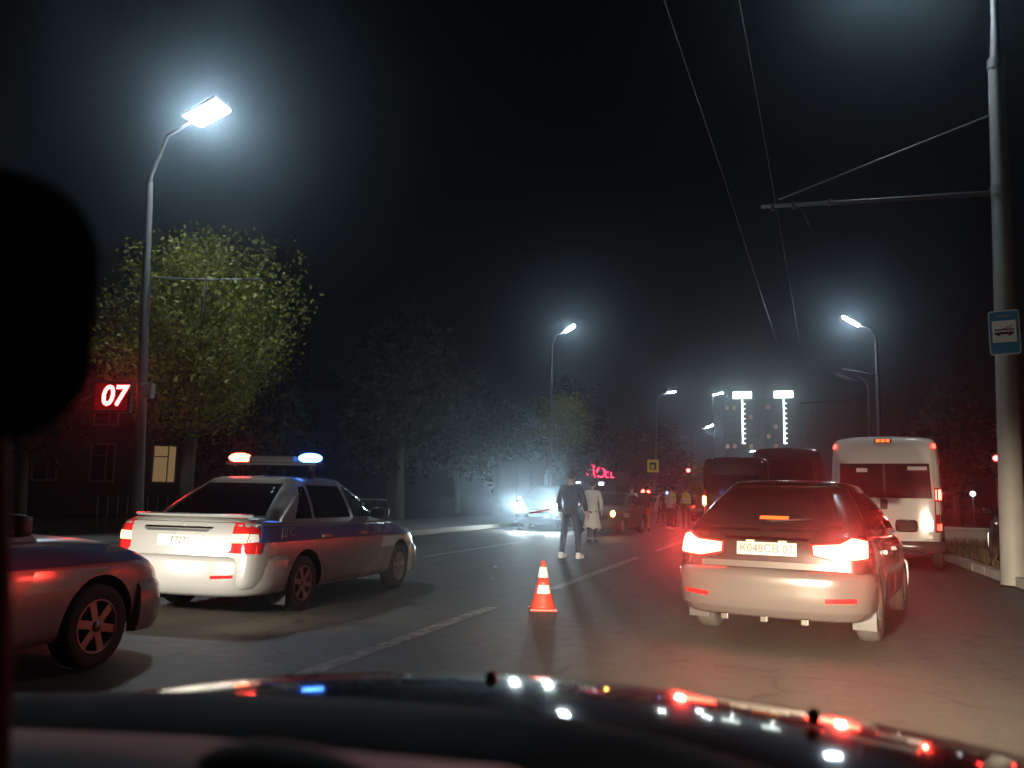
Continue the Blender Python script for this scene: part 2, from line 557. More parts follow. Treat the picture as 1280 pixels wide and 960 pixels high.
def body_with_arches(name, st, cab, paint, parent, axles, r_arch, wheel_r, halfw, sub=1):
    bm = loft_body(st)
    me = bpy.data.meshes.new(name)
    bm.to_mesh(me)
    bm.free()
    tmp = bpy.data.objects.new(name, me)
    C.objects.link(tmp)
    md = tmp.modifiers.new('s', 'SUBSURF')
    md.levels = sub
    md.render_levels = sub
    cut = []
    for ya in axles:
        for sx in (-1, 1):
            cb = bmesh.new()
            lathe(cb, [(r_arch, -.16), (r_arch, .3)] if sx > 0 else [(r_arch, -.3), (r_arch, .16)], 'x', 32, 0, (sx * (halfw - .1), ya, wheel_r + .01))
            bmesh.ops.recalc_face_normals(cb, faces=cb.faces)
            cm = bpy.data.meshes.new('cut')
            cb.to_mesh(cm)
            cb.free()
            co = bpy.data.objects.new('cut', cm)
            C.objects.link(co)
            b = tmp.modifiers.new('b', 'BOOLEAN')
            b.operation = 'DIFFERENCE'
            b.solver = 'EXACT'
            b.object = co
            cut.append(co)
    out = applied(tmp)
    for c in cut + [tmp]: bpy.data.objects.remove(c)
    bm = bmesh.new()
    bm.from_mesh(out)
    bpy.data.meshes.remove(out)
    for f in bm.faces:
        f.material_index = 0
        c = f.calc_center_median()
        for ya in axles:
            if abs(c.x) > .3 and math.hypot(c.y - ya, c.z - wheel_r - .01) < r_arch - .002 and abs(c.x) < halfw - .2: f.material_index = 1
            if abs(math.hypot(c.y - ya, c.z - wheel_r - .01) - r_arch) < .012 and abs(f.normal.x) < .35: f.material_index = 1
    if cab:
        b2 = bmesh.new()
        cabin_into(b2, cab)
        m2 = bpy.data.meshes.new('c')
        b2.to_mesh(m2)
        b2.free()
        bm.from_mesh(m2)
        bpy.data.meshes.remove(m2)
    bmesh.ops.recalc_face_normals(bm, faces=bm.faces)
    cf = Conform(bm)
    o = obj('body', bm, [paint, M['liner']], parent, smooth=True, angle=38)
    return o, cf

def both(name, cf, poly, phi, m, parent, kids=None, **k):
    out = []
    for mir in (False, True):
        out.append(obj(name, cf.panel(poly, phi, mirror=mir, **k), m, parent))
    return out

def spot(parent, loc, target, power, cone, blend, col, size=(1, 1), rad=.06):
    l = bpy.data.lights.new('beam', 'SPOT')
    l.energy = power
    l.spot_size = R(cone)
    l.spot_blend = blend
    l.color = col
    l.shadow_soft_size = rad
    o = bpy.data.objects.new('beam', l)
    C.objects.link(o)
    o.parent = parent
    o.location = loc
    d = (Vector(target) - Vector(loc)).normalized()
    o.rotation_euler = d.to_track_quat('-Z', 'Y').to_euler()
    o.scale = (size[0], size[1], 1)
    return o

# generic small car; origin on the ground under the rear axle, nose towards +y
def side_doors(cf, t, paint, wb, zlo, zhi, hw, rear_cut, front_cut, split):
    """two doors a side, each with a handle"""
    for mir in (False, True):
        d = obj('door', cf.panel([(rear_cut + .16, zlo), (split - .012, zlo), (split - .012, zhi), (rear_cut - .12, zhi), (rear_cut - .06, zlo + .33)], 90, off=.006, mirror=mir), paint, t)
        obj('handle', cf.panel([(rear_cut + .0, zhi - .13), (rear_cut + .20, zhi - .13), (rear_cut + .20, zhi - .095), (rear_cut, zhi - .095)], 90, off=.03, depth=.028, mirror=mir), paint, d)
        d = obj('door', cf.panel([(split + .012, zlo), (front_cut - .05, zlo), (front_cut, zlo + .1), (front_cut, zhi), (split + .012, zhi)], 90, off=.006, mirror=mir), paint, t)
        obj('handle', cf.panel([(split + .08, zhi - .13), (split + .28, zhi - .13), (split + .28, zhi - .095), (split + .08, zhi - .095)], 90, off=.03, depth=.028, mirror=mir), paint, d)

def wing_mirrors(t, x, y, z, m):
    for s in (-1, 1):
        bm = bmesh.new()
        box(bm, s * x - .02 if s > 0 else s * x - .21, s * x + .21 if s > 0 else s * x + .02, y - .05, y + .07, z - .06, z + .08, .055)
        o = obj('wing_mirror', bm, m, t, smooth=True)
        gl = obj('mirror_glass', bx(-.075, .075, -.004, .004, -.045, .045, .003), M['glass'], o)
        gl.location = (s * (x + .105), y - .062, z + .01)
        gl.rotation_euler = (R(-5), 0, R(s * 9))

SEDAN = [(-1.00, .62, .36, .72, .74), (-.985, .72, .29, .86, .90), (-.95, .785, .27, .925, .985), (-.80, .825, .25, .935, 1.0), (-.45, .838, .20, .935, .985), (.2, .84, .19, .925, .965),
         (1.0, .84, .19, .91, .95), (1.8, .84, .19, .895, .945), (2.35, .835, .20, .87, .93), (2.8, .81, .22, .80, .86), (3.1, .76, .24, .70, .755), (3.27, .66, .27, .60, .64), (3.32, .52, .32, .52, .54)]
SEDAN_CAB = (-.62, 2.03, .775, .90, .06, 1.28, .60, 1.36, 1.425)

def sedan(label, loc, rz, lightbar=True):
    t = thing('police_car', label, 'police car', loc, rz, 'silver police cars with blue stripes')
    paint = M['silver'] if lightbar else M['dim_silver']
    b, cf = body_with_arches('body', SEDAN, SEDAN_CAB, paint, t, (0, 2.49), .345, .29, .84)
    for ya in (0, 2.49):
        for s in (-1, 1): wheel(t, s * .815, ya, .29, .185, s, 6)
    side_doors(cf, t, paint, 2.49, .30, .885, .84, .30, 1.98, 1.13)
    # blue band along the flank, in front and behind the doors too
    for mir in (False, True):
        bl = obj('blue_stripe', cf.panel([(-.86, .745), (2.95, .72), (2.72, .855), (-.80, .905)], 90, off=.010, depth=.006, mirror=mir), M['blue'], t)
        for s, a, z, sz in () if not lightbar else (('ПОЛИЦИЯ', 1.78, .80, .15), ('ДПС', -.38, .83, .12)):
            tx = text_bm(s, sz)
            sg = 1 if not mir else -1
            for v in tx.verts:
                v.co.x = v.co.x * sg + a
                v.co.y += z
            if mir:
                for f in tx.faces: f.normal_flip()
            obj('lettering', cf.panel(None, 90, off=.0125, depth=.002, src=tx, mirror=mir), M['white_film'], bl)
    # glass
    obj('rear_window', cf.panel([(-.60, 1.00), (.60, 1.00), (.47, 1.335), (-.47, 1.335)], 0, off=.004, depth=.01), M['glass'], t)
    obj('windscreen', cf.panel([(-.66, .97), (.66, .97), (.50, 1.335), (-.50, 1.335)], 180, off=.004, depth=.01, y0=-6), M['glass'], t)
    both('side_window', cf, [(-.16, .965), (.19, .965), (.19, 1.31), (.10, 1.30)], 90, M['glass'], t, off=.004, depth=.01)
    both('side_window', cf, [(.25, .965), (1.09, .965), (.98, 1.325), (.25, 1.325)], 90, M['glass'], t, off=.004, depth=.01)
    both('side_window', cf, [(1.17, .965), (1.79, .965), (1.33, 1.32), (1.07, 1.325)], 90, M['green_glass'], t, off=.004, depth=.01)
    # rear
    bm = bmesh.new()
    pts = bpath(.835, -.40, -1.09)
    band(bm, pts, [(-.05, .235), (-.01, .27), (.008, .34), (.014, .46), (.012, .56), (.0, .60), (-.03, .615)], .10)
    bp = obj('bumper', bm, paint, t, smooth=True, angle=50)
    cb = bmesh.new()
    cb.from_mesh(bp.data)
    cfb = Conform(cb)
    cb.free()
    both('reflector', cfb, [(.42, .405), (.62, .415), (.62, .445), (.42, .435)], 0, M['red_lens'], bp, off=.004)
    lid = obj('boot_lid', cf.panel([(-.62, .64), (.50, .64), (.58, .68), (.585, .935), (-.585, .935), (-.58, .68)], 0, off=.012, depth=.02), paint, t)
    obj('boot_recess', cf.panel([(-.40, .845), (.30, .845), (.34, .87), (-.44, .87)], 0, off=.0155, depth=.003), M['plastic'], lid)
    obj('chrome_strip', cf.panel([(-.42, .875), (.36, .875), (.36, .89), (-.42, .89)], 0, off=.03, depth=.018), M['chrome'], lid)
    pl = obj('number_plate', cf.panel([(-.26, .70), (.26, .70), (.26, .812), (-.26, .812)], 0, off=.018, depth=.006), M['plate'], lid)
    tx = text_bm('Т7271', .09)
    for v in tx.verts: v.co.y += .756
    obj('plate_number', cf.panel(None, 0, off=.0195, depth=.001, src=tx), M['ink'], pl)
    bm = bmesh.new()
    lathe(bm, [(.03, 0), (.03, .16)], 'y', 12, 0, (-.45, -1.02, .25))
    obj('exhaust', bm, M['galv'], t, smooth=True)
    bm = bmesh.new()
    band(bm, [(.66, -.80), (.60, -.90), (.3, -.945), (-.3, -.945), (-.60, -.90), (-.66, -.80)], [(0, .985), (.02, .995), (.03, 1.01), (.0, 1.02)], .10)
    obj('boot_spoiler', bm, paint, t, smooth=True, angle=50)
    for mir in (False, True):
        lm = obj('tail_lamp', cf.panel([(-.13, .655), (.23, .64), (.27, .80), (.17, .95), (-.12, .935)], 32, off=.010, depth=.03, mirror=mir), M['red_lens'], t)
        obj('brake_bulb', cf.panel([(-.10, .745), (.10, .75), (.12, .835), (-.09, .83)], 32, off=.0125, depth=.004, mirror=mir), M['e_bulb'], lm)
        obj('reversing_lens', cf.panel([(.11, .75), (.22, .76), (.21, .83), (.13, .835)], 32, off=.0125, depth=.004, mirror=mir), M['clear_lens'], lm)
    for s in (-1, 1):
        obj('mud_flap', bx(s * .72 - .09, s * .72 + .09, -.36, -.345, .10, .36, .004), M['plastic'], t)
    # front
    bm = bmesh.new()
    band(bm, bpath(.815, 2.88, 3.40, 2.6), [(-.03, .20), (.0, .26), (.01, .40), (.0, .52), (-.03, .56)], .10)
    obj('bumper', bm, paint, t, smooth=True, angle=50)
    obj('grille', cf.panel([(-.34, .57), (.34, .57), (.36, .66), (-.36, .66)], 180, off=.02, depth=.02), M['plastic'], t)
    for mir in (False, True):
        obj('headlight', cf.panel([(.25, .57), (.62, .58), (.66, .70), (.30, .71)], 148, off=.012, depth=.03, mirror=mir), M['clear_lens'], t)
    wing_mirrors(t, .80, 1.62, 1.0, M['plastic'])
    if lightbar:
        lb = bmesh.new()
        for s in (-1, 1):
            box(lb, s * .50 - .02, s * .50 + .02, .55, .62, 1.36, 1.56, .005)
        box(lb, -.60, .60, .50, .68, 1.555, 1.59, .01)
        box(lb, -.30, .30, .51, .67, 1.59, 1.66, .02)
        lo = obj('light_bar', lb, M['plastic'], t)
        for s, m in ((-1, 'e_bar_red'), (1, 'e_bar_blue')):
            bm = bmesh.new()
            bmesh.ops.create_uvsphere(bm, u_segments=18, v_segments=10, radius=1.0)
            bmesh.ops.transform(bm, matrix=Matrix.Translation((s * .47, .59, 1.64)) @ Matrix.Diagonal((.15, .095, .058, 1)), verts=bm.verts)
            obj('beacon', bm, M[m], lo, smooth=True)
    return t, cf

def bpath(w, ya, yb, e=3.2, n=9):
    q = []
    for k in range(n + 1):
        t = PI / 2 * k / n
        q.append((w * math.cos(t) ** (2 / e), ya + (yb - ya) * math.sin(t) ** (2 / e)))
    return q + [(-x, y) for x, y in q[-2::-1]]

def band(bm, path, prof, inset):
    """a solid bumper band: plan path (x, y), profile of (outward, z); closed on the inner side"""
    n = len(path)
    rows = []
    for i, (x, y) in enumerate(path):
        a = Vector(path[max(0, i - 1)])
        b = Vector(path[min(n - 1, i + 1)])
        tn = (b - a).normalized()
        nn = Vector((-tn.y, tn.x))
        # outward = away from the car's middle
        cen = Vector((0, sum(p[1] for p in path) / n + (1.0 if sum(p[1] for p in path) < 0 else -1.0)))
        if nn.dot(Vector((x, y)) - cen) < 0: nn = -nn
        row = [bm.verts.new((x + nn.x * o, y + nn.y * o, z)) for o, z in prof]
        row += [bm.verts.new((x - nn.x * inset, y - nn.y * inset, prof[-1][1])), bm.verts.new((x - nn.x * inset, y - nn.y * inset, prof[0][1]))]
        rows.append(row)
    m = len(rows[0])
    for a, b in zip(rows, rows[1:]):
        for k in range(m): bm.faces.new((a[k], b[k], b[(k + 1) % m], a[(k + 1) % m]))
    bm.faces.new(rows[0][::-1])
    bm.faces.new(rows[-1])
    bmesh.ops.recalc_face_normals(bm, faces=bm.faces)

M['e_bulb'] = emit('tail_bulb', (1.0, 0.25, 0.10), 9)

HATCH = [(-.80, .62, .38, .74, .78), (-.785, .73, .30, .90, .93), (-.74, .80, .27, .955, .99), (-.55, .845, .25, .965, 1.01), (-.1, .855, .22, .955, 1.0), (.6, .86, .21, .935, .975),
         (1.4, .86, .21, .915, .955), (2.1, .86, .21, .895, .955), (2.55, .845, .23, .86, .935), (2.95, .81, .25, .78, .86), (3.2, .74, .28, .67, .73), (3.33, .64, .32, .58, .62), (3.37, .50, .36, .52, .54)]
HATCH_CAB = (-.66, 2.25, .795, .93, -.04, 1.36, .57, 1.39, 1.465)

def hatch(name, label, cat, loc, rz, paint, group=None, lamps=None, front=None, detail=False, bumper=None):
    t = thing(name, label, cat, loc, rz, group)
    b, cf = body_with_arches('body', HATCH, HATCH_CAB, paint, t, (0, 2.57), .37, .315, .86)
    for ya in (0, 2.57):
        for s in (-1, 1): wheel(t, s * .835, ya, .315, .20, s, 5)
    side_doors(cf, t, paint, 2.57, .32, .90, .86, .34, 2.08, 1.18)
    obj('rear_window', cf.panel([(-.60, 1.03), (.60, 1.03), (.46, 1.35), (-.46, 1.35)], 0, off=.004, depth=.01), M['glass'], t)
    obj('windscreen', cf.panel([(-.68, 1.0), (.68, 1.0), (.50, 1.38), (-.50, 1.38)], 180, off=.004, depth=.01), M['glass'], t)
    both('side_window', cf, [(-.20, 1.01), (.22, 1.00), (.22, 1.345), (.08, 1.335)], 90, M['glass'], t, off=.004, depth=.01)
    both('side_window', cf, [(.27, 1.0), (1.14, .985), (1.06, 1.35), (.27, 1.35)], 90, M['glass'], t, off=.004, depth=.01)
    both('side_window', cf, [(1.22, .985), (1.95, .985), (1.42, 1.36), (1.14, 1.365)], 90, M['glass'], t, off=.004, depth=.01)
    bm = bmesh.new()
    band(bm, bpath(.852, -.42, -.93, 3.0, 10),
         [(-.10, .235), (-.05, .26), (-.015, .31), (.004, .33), (.012, .45), (.022, .53), (.026, .59), (.012, .64), (-.03, .665)], .12)
    bp = obj('bumper', bm, bumper or paint, t, smooth=True, angle=50)
    cb = bmesh.new()
    cb.from_mesh(bp.data)
    cfb = Conform(cb)
    cb.free()
    both('reflector', cfb, [(.50, .40), (.74, .41), (.74, .45), (.50, .44)], 0, M['red_lens'], bp, off=.004)
    wing_mirrors(t, .84, 1.78, 1.0, paint)
    bm = bmesh.new()
    band(bm, bpath(.50, .06, -.12, 3, 6), [(0, 1.385), (.02, 1.388), (.025, 1.40), (.0, 1.41)], .16)
    obj('roof_spoiler', bm, paint, t, smooth=True, angle=50)
    # front
    bm = bmesh.new()
    band(bm, bpath(.83, 2.97, 3.45, 2.6), [(-.03, .22), (.0, .28), (.01, .42), (.0, .54), (-.03, .58)], .10)
    obj('bumper', bm, paint, t, smooth=True, angle=50)
    obj('grille', cf.panel([(-.36, .59), (.36, .59), (.38, .69), (-.38, .69)], 180, off=.02, depth=.02), M['plastic'], t)
    for mir in (False, True):
        hl = obj('headlight', cf.panel([(.25, .58), (.66, .60), (.72, .76), (.32, .72)], 146, off=.012, depth=.03, mirror=mir), M['clear_lens'], t)
        if front == 'lit':
            bm = bmesh.new()
            sx = -1 if mir else 1
            bmesh.ops.create_uvsphere(bm, u_segments=14, v_segments=8, radius=.125)
            bmesh.ops.transform(bm, matrix=Matrix.Translation((sx * .60, 3.28, .75)), verts=bm.verts)
            obj('headlight_bulb', bm, M['e_head'], hl, smooth=True)
        if front == 'amber_left' and mir:
            bm = bmesh.new()
            bmesh.ops.create_uvsphere(bm, u_segments=12, v_segments=8, radius=.075)
            bmesh.ops.transform(bm, matrix=Matrix.Translation((-.66, 3.20, .72)) @ Matrix.Diagonal((1, .8, 1.4, 1)), verts=bm.verts)
            obj('indicator_bulb', bm, M['e_amber'], hl, smooth=True)
    return t, cf, bp, cfb

# ------------------------------------------------------------------ ground, road, pavements
def sheet(name, x0, x1, y0, y1, z, m, kind='structure', parent=None, nx=1, ny=1):
    bm = bmesh.new()
    vs = [[bm.verts.new((x0 + (x1 - x0) * i / nx, y0 + (y1 - y0) * j / ny, z)) for i in range(nx + 1)] for j in range(ny + 1)]
    for j in range(ny):
        for i in range(nx): bm.faces.new((vs[j][i], vs[j][i + 1], vs[j + 1][i + 1], vs[j + 1][i]))
    o = obj(name, bm, m, parent)
    return tag(o, kind=kind)

KR, KL = 3.3, -10.7       # kerb faces right and left
sheet('ground', -420, 420, -60, 700, -0.02, M['soil'])
sheet('road', KL, KR, -50, 690, 0.0, M['asphalt'])
bm = bmesh.new(); box(bm, KR + .18, KR + 12, -50, 200, -.3, .13)
tag(obj('verge', bm, M['soil']), kind='structure')
bm = bmesh.new(); box(bm, KL - 5.5, KL - .18, -50, 300, -.3, .12)
tag(obj('pavement', bm, M['paving']), kind='structure')
bm = bmesh.new(); box(bm, KR + 4.2, KR + 6.4, -50, 200, -.2, .15)
tag(obj('path', bm, M['paving']), kind='structure')
def kerb(x0, x1, ya, yb, n):
    root = sheet('kerb', x0 + .01, x1 - .01, ya, yb, 0.012, M['kerb'])
    proto = None
    L = (yb - ya) / n
    for k in range(n):
        if proto is None:
            b = bmesh.new()
            box(b, 0, x1 - x0, .008, L - .008, 0, .15, .018)
            proto = obj('kerb_stone', b, M['kerb'], root)
            s = proto
        else:
            s = proto.copy()
            C.objects.link(s)
        s.location = (x0 + rnd.uniform(-.008, .008), ya + k * L, 0.016 + rnd.uniform(-.008, .004))
    return root
kerb(KR, KR + .18, 6, 66, 60)
kerb(KL - .18, KL, 6, 106, 100)
# painted lane marks, laid 4 mm over the asphalt
def mark(x, y0, y1, w=.15):
    sheet('lane_marking', x - w / 2, x + w / 2, y0, y1, .004, M['paint'], ny=max(1, int(y1 - y0)))
mark(-3.2, 3.6, 9.05)
mark(-3.08, 11.1, 18.0)
y = 20.5
while y < 90:
    mark(-3.05, y, y + 5); y += 8
mark(-7.0, 15.6, 23.6, .17)
mark(-7.0, 2.0, 12.0, .17)
y = 27
while y < 90:
    mark(-6.95, y, y + 6, .17); y += 9

def grass(name, x0, x1, y0, y1, n, h, z):
    b = bmesh.new()
    for _ in range(n):
        x, yy = rnd.uniform(x0, x1), y0 + (y1 - y0) * rnd.random() ** 1.6
        a = rnd.uniform(0, PI)
        hh = h * rnd.uniform(.4, 1.3)
        lx, ly = rnd.gauss(0, .4) * hh, rnd.gauss(0, .4) * hh
        c, s = math.cos(a) * .012, math.sin(a) * .012
        v = [b.verts.new(p) for p in ((x - c, yy - s, z), (x + c, yy + s, z), (x + lx * .5 + c * .6, yy + ly * .5 + s * .6, z + hh * .6), (x + lx, yy + ly, z + hh))]
        b.faces.new((v[0], v[1], v[2])); b.faces.new((v[0], v[2], v[3]))
    tag(obj(name, b, M['grass']), kind='stuff')
grass('grass', KR + .2, KR + 4.1, 10, 60, 9000, .22, .13)

# dry weeds on the verge by the kerb
def weed(x, y, h, label):
    t = thing('weed_plant', label, 'weed', (x, y, .13), rnd.uniform(0, 6), 'dry weeds on the verge')
    b = bmesh.new(); l = bmesh.new()
    for k in range(7):
        a, s = rnd.uniform(0, 6.28), rnd.uniform(.08, .28) * h
        tip = Vector((math.cos(a) * s, math.sin(a) * s, h * rnd.uniform(.7, 1)))
        mid = tip * .5 + Vector((0, 0, h * .12))
        tube(b, [(0, 0, 0), mid, tip], [.012, .008, .003], 5)
        for j in range(9):
            p = mid.lerp(tip, rnd.random())
            d = Vector((rnd.gauss(0, 1), rnd.gauss(0, 1), rnd.gauss(.2, .6))).normalized() * .10
            e = d.cross(Vector((0, 0, 1))).normalized() * .02
            v = [l.verts.new(q) for q in (p, p + d * .5 + e, p + d, p + d * .5 - e)]
            l.faces.new(v)
    obj('stem', b, M['grass'], t, smooth=True)
    obj('foliage', l, M['grass'], t)
weed(3.62, 13.7, .62, 'tall dry weed on the verge left of the bus stop pole')
weed(3.95, 14.6, .50, 'low dry weed on the verge at the foot of the bus stop pole')
weed(4.45, 14.9, .70, 'dry weed on the verge right of the bus stop pole')
weed(4.6, 19.5, .80, 'dry weed growing on the verge beyond the bus stop pole')

# ------------------------------------------------------------------ trees
def make_tree(seed, h, zc, rad, nshoot, per, ls, upright, droop=0.0):
    """meshes of a tapered trunk with limbs, and of a crown of small leaves along shoots"""
    g = random.Random(seed)
    b = bmesh.new()
    lean = Vector((g.gauss(0, .03), g.gauss(0, .03), 1))
    top = lean * (h * .82)
    tube(b, [(0, 0, -.2), lean * (zc * .5), lean * zc, lean * (h * .6), top], [h * .026, h * .02, h * .016, h * .009, h * .003], 10)
    V, F = [], []
    for k in range(nshoot):
        t = g.random()
        z0 = zc * .8 + (h * .78 - zc * .8) * t
        a = g.uniform(0, 2 * PI)
        prof = math.sin(PI * min(1, .16 + .84 * t) ** .8) ** .7
        rr = rad * prof * g.uniform(.45, 1.05)
        p0 = lean * z0
        p2 = p0 + Vector((math.cos(a) * rr, math.sin(a) * rr, (h - z0) * upright * g.uniform(.2, .85) + g.uniform(-.1, .1) - droop * rr))
        p1 = p0.lerp(p2, .5) + Vector((math.cos(a) * rr * .12, math.sin(a) * rr * .12, -.06 * h * g.random()))
        if k % 3 == 0: tube(b, [p0, p1, p2], [h * .007, h * .004, .006], 5)
        dens = g.uniform(.5, 1.4)
        for j in range(int(per * dens)):
            s = g.random() ** .6
            q = (p0.lerp(p1, s * 2) if s < .5 else p1.lerp(p2, s * 2 - 1)) + Vector((g.gauss(0, 1), g.gauss(0, 1), g.gauss(0, 1))) * (.10 + .045 * rad)
            d = Vector((g.gauss(0, 1), g.gauss(0, 1), g.gauss(-.2, .8))).normalized()
            e = d.cross(Vector((g.gauss(0, 1), g.gauss(0, 1), g.gauss(0, 1)))).normalized()
            L = ls * g.uniform(.45, 1.6)
            i = len(V)
            V += [q, q + d * L * .45 + e * L * .32, q + d * L, q + d * L * .45 - e * L * .32]
            F.append((i, i + 1, i + 2, i + 3))
    tm = bpy.data.meshes.new('trunk'); b.to_mesh(tm); b.free()
    cm = bpy.data.meshes.new('crown'); cm.from_pydata([tuple(v) for v in V], [], F)
    tm.materials.append(M['bark'])
    return tm, cm
def plant_tree(meshes, x, y, label, leafmat, rz=0, sc=1.0, group=None, z=0.1):
    t = thing('tree', label, 'tree', (x, y, z), rz, group)
    t.scale = (sc, sc, sc * rnd.uniform(.94, 1.06))
    tr = link('trunk', meshes[0], t)
    cm = meshes[1]
    if not cm.materials: cm.materials.append(leafmat)
    link('crown', cm, t)
    return t
lit_tree = make_tree(3, 8.4, 2.9, 2.7, 180, 165, .092, .85)
plant_tree(lit_tree, -14.1, 17.0, 'yellow-green tree lit from above by the nearest left street lamp', M['leaf'])
mid_tree = make_tree(12, 7.9, 4.0, 1.8, 90, 60, .16, .9)
plant_tree(mid_tree, -11.7, 45.5, 'small pale green tree right of the middle street lamp post', M['leaf'])
far_tree = make_tree(22, 6.0, 2.0, 1.7, 50, 50, .25, .6)
plant_tree(far_tree, -9.0, 92.0, 'small lit tree under the far left street lamp near the towers', M['leaf'])
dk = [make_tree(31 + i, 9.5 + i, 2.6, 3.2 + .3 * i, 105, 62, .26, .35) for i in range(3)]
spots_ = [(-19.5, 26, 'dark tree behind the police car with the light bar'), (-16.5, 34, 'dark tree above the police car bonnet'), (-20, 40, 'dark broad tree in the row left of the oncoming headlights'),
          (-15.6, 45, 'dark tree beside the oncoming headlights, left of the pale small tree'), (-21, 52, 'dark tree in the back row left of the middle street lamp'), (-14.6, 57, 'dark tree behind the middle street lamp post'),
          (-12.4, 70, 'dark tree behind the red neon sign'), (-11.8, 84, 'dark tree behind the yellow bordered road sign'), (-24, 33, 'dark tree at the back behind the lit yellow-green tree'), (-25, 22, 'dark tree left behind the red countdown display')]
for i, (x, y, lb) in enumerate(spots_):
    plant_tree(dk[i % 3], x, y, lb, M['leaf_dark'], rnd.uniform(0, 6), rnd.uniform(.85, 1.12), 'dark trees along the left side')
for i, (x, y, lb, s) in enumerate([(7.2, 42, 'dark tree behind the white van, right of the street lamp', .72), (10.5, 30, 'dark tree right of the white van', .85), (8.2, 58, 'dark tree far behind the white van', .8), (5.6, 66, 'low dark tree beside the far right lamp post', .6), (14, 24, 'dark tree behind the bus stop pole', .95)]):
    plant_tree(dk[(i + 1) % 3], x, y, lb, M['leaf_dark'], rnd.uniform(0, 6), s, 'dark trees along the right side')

# ------------------------------------------------------------------ street lamps
def lamp_head(parent, tip, back, w, m):
    """luminaire along the arm: housing with a lit lens let into its underside"""
    tip, back = Vector(tip), Vector(back)
    L = (tip - back).length
    ax = (tip - back).normalized()
    sd = ax.cross(Vector((0, 0, 1))).normalized()
    up = sd.cross(ax)
    Mx = Matrix((( ax.x, sd.x, up.x, back.x), (ax.y, sd.y, up.y, back.y), (ax.z, sd.z, up.z, back.z), (0, 0, 0, 1)))
    h = obj('lamp_head', bx(-.12, L + .05, -w / 2 - .03, w / 2 + .03, .02, .11, .02, 0, Mx), M['lamp_case'], parent)
    obj('lamp_lens', bx(.0, L, -w / 2, w / 2, -.035, .019, 0, 0, Mx), m, h)
    return h

def street_lamp(label, base, topz, tip, back, w, m, r=(.10, .055), lean=(0, 0), group='street lamps along the road'):
    t = thing('street_lamp', label, 'street lamp', base, 0, group)
    b = Vector(base)
    tp = Vector((lean[0], lean[1], topz - b.z))
    obj('pole', tb([(0, 0, 0), tp * .5, tp], [r[0], (r[0] + r[1]) / 2, r[1]], 14), M['galv'], t, smooth=True, angle=40)
    bk = Vector(back) - b
    a1 = tp.lerp(bk, .35) + Vector((0, 0, max(.25, (bk.z - tp.z) * .45)))
    obj('arm', tb([tp - Vector((0, 0, .12)), tp + Vector((0, 0, .12)), a1, bk], [r[1] * .75, r[1] * .7, r[1] * .6, r[1] * .55], 10), M['galv'], t, smooth=True)
    lamp_head(t, Vector(tip) - b, bk, w, m)
    return t
L1 = street_lamp('tall street lamp over the yellow-green tree at upper left, brightest of all', (-12.72, 14, .12), 7.9, (-11.35, 14, 9.45), (-12.05, 14, 9.2), .50, M['e_led'], (.125, .07), (-.4, 0))
for ch in [x for x in C.objects if x.parent == L1 and x.name.split('.')[0] in ('pole', 'arm')]:
    ch.data.materials[0] = M['dark_steel']
# traffic countdown hung on the first pole
t = thing('countdown_display', 'red glowing two-digit countdown display on the left lamp pole', 'countdown display', (-13.55, 13.93, 3.17), R(10))
obj('housing', bx(-.46, .42, -.06, .06, -.34, .34, .03), M['plastic'], t)
obj('screen', bx(-.40, .36, -.066, -.061, -.28, .28), M['e_digit_back'], t)
for s, a in (('0', -.10), ('7', .19)):
    tx = text_bm(s, .60, .12, 0, .012)
    for v in tx.verts: v.co = Vector((v.co.x + a, -.0685, v.co.y))
    obj('digit', tx, M['e_digit'], t)
obj('bracket', tb([(.42, 0, 0), (.82, .03, 0)], .03), M['galv'], t)
t = thing('control_box', 'small grey control box on the left lamp pole beside the red display', 'box', (-12.62, 13.86, 3.27), R(18))
obj('casing', bx(-.13, .13, -.10, .10, -.16, .16, .03), M['galv'], t)
obj('lid', bx(-.10, .10, -.112, -.1035, -.12, .12, .004), M['concrete_pole'], t)

L2 = street_lamp('street lamp with bright head above the small pale tree left of centre', (-11.77, 42, .12), 9.1, (-10.55, 42, 10.3), (-11.05, 42, 9.98), .30, M['e_led'], (.11, .06))
L3 = street_lamp('farther left street lamp with a dim flat head, right of the bright middle one', (-10.1, 68, .12), 8.9, (-8.5, 68, 9.98), (-9.15, 68, 9.92), .26, M['e_led_far'], (.11, .06))
L4 = street_lamp('far street lamp whose head hangs just left of the first tower', (-10.1, 95, .12), 8.6, (-7.75, 95, 9.6), (-8.5, 95, 9.3), .40, M['e_led'], (.11, .06))
L5 = street_lamp('street lamp head level with the tower crowns, left of the towers', (-9.9, 122, .12), 15.6, (-8.5, 122, 16.6), (-9.9, 122, 16.3), .5, M['e_led_far'], (.12, .07))
far_l = [((-5.4, 150, 9.94), 'first of three tiny far street lamps under the towers, leftmost'), ((-4.1, 180, 10.2), 'middle of three tiny far street lamps under the towers'), ((-2.7, 200, 10.85), 'rightmost of three tiny far street lamps under the towers')]
for (x, y, z), lb in far_l:
    street_lamp(lb, (x - 2.4, y, .12), z - .6, (x + .5, y, z), (x - .5, y, z - .15), .5, M['e_led_far'])
R2 = street_lamp('street lamp with bright head above the white van, on a pole with tramlike brackets', (3.95, 40, .13), 8.5, (2.6, 40, 9.68), (3.25, 40, 9.26), .30, M['e_led'], (.13, .07))
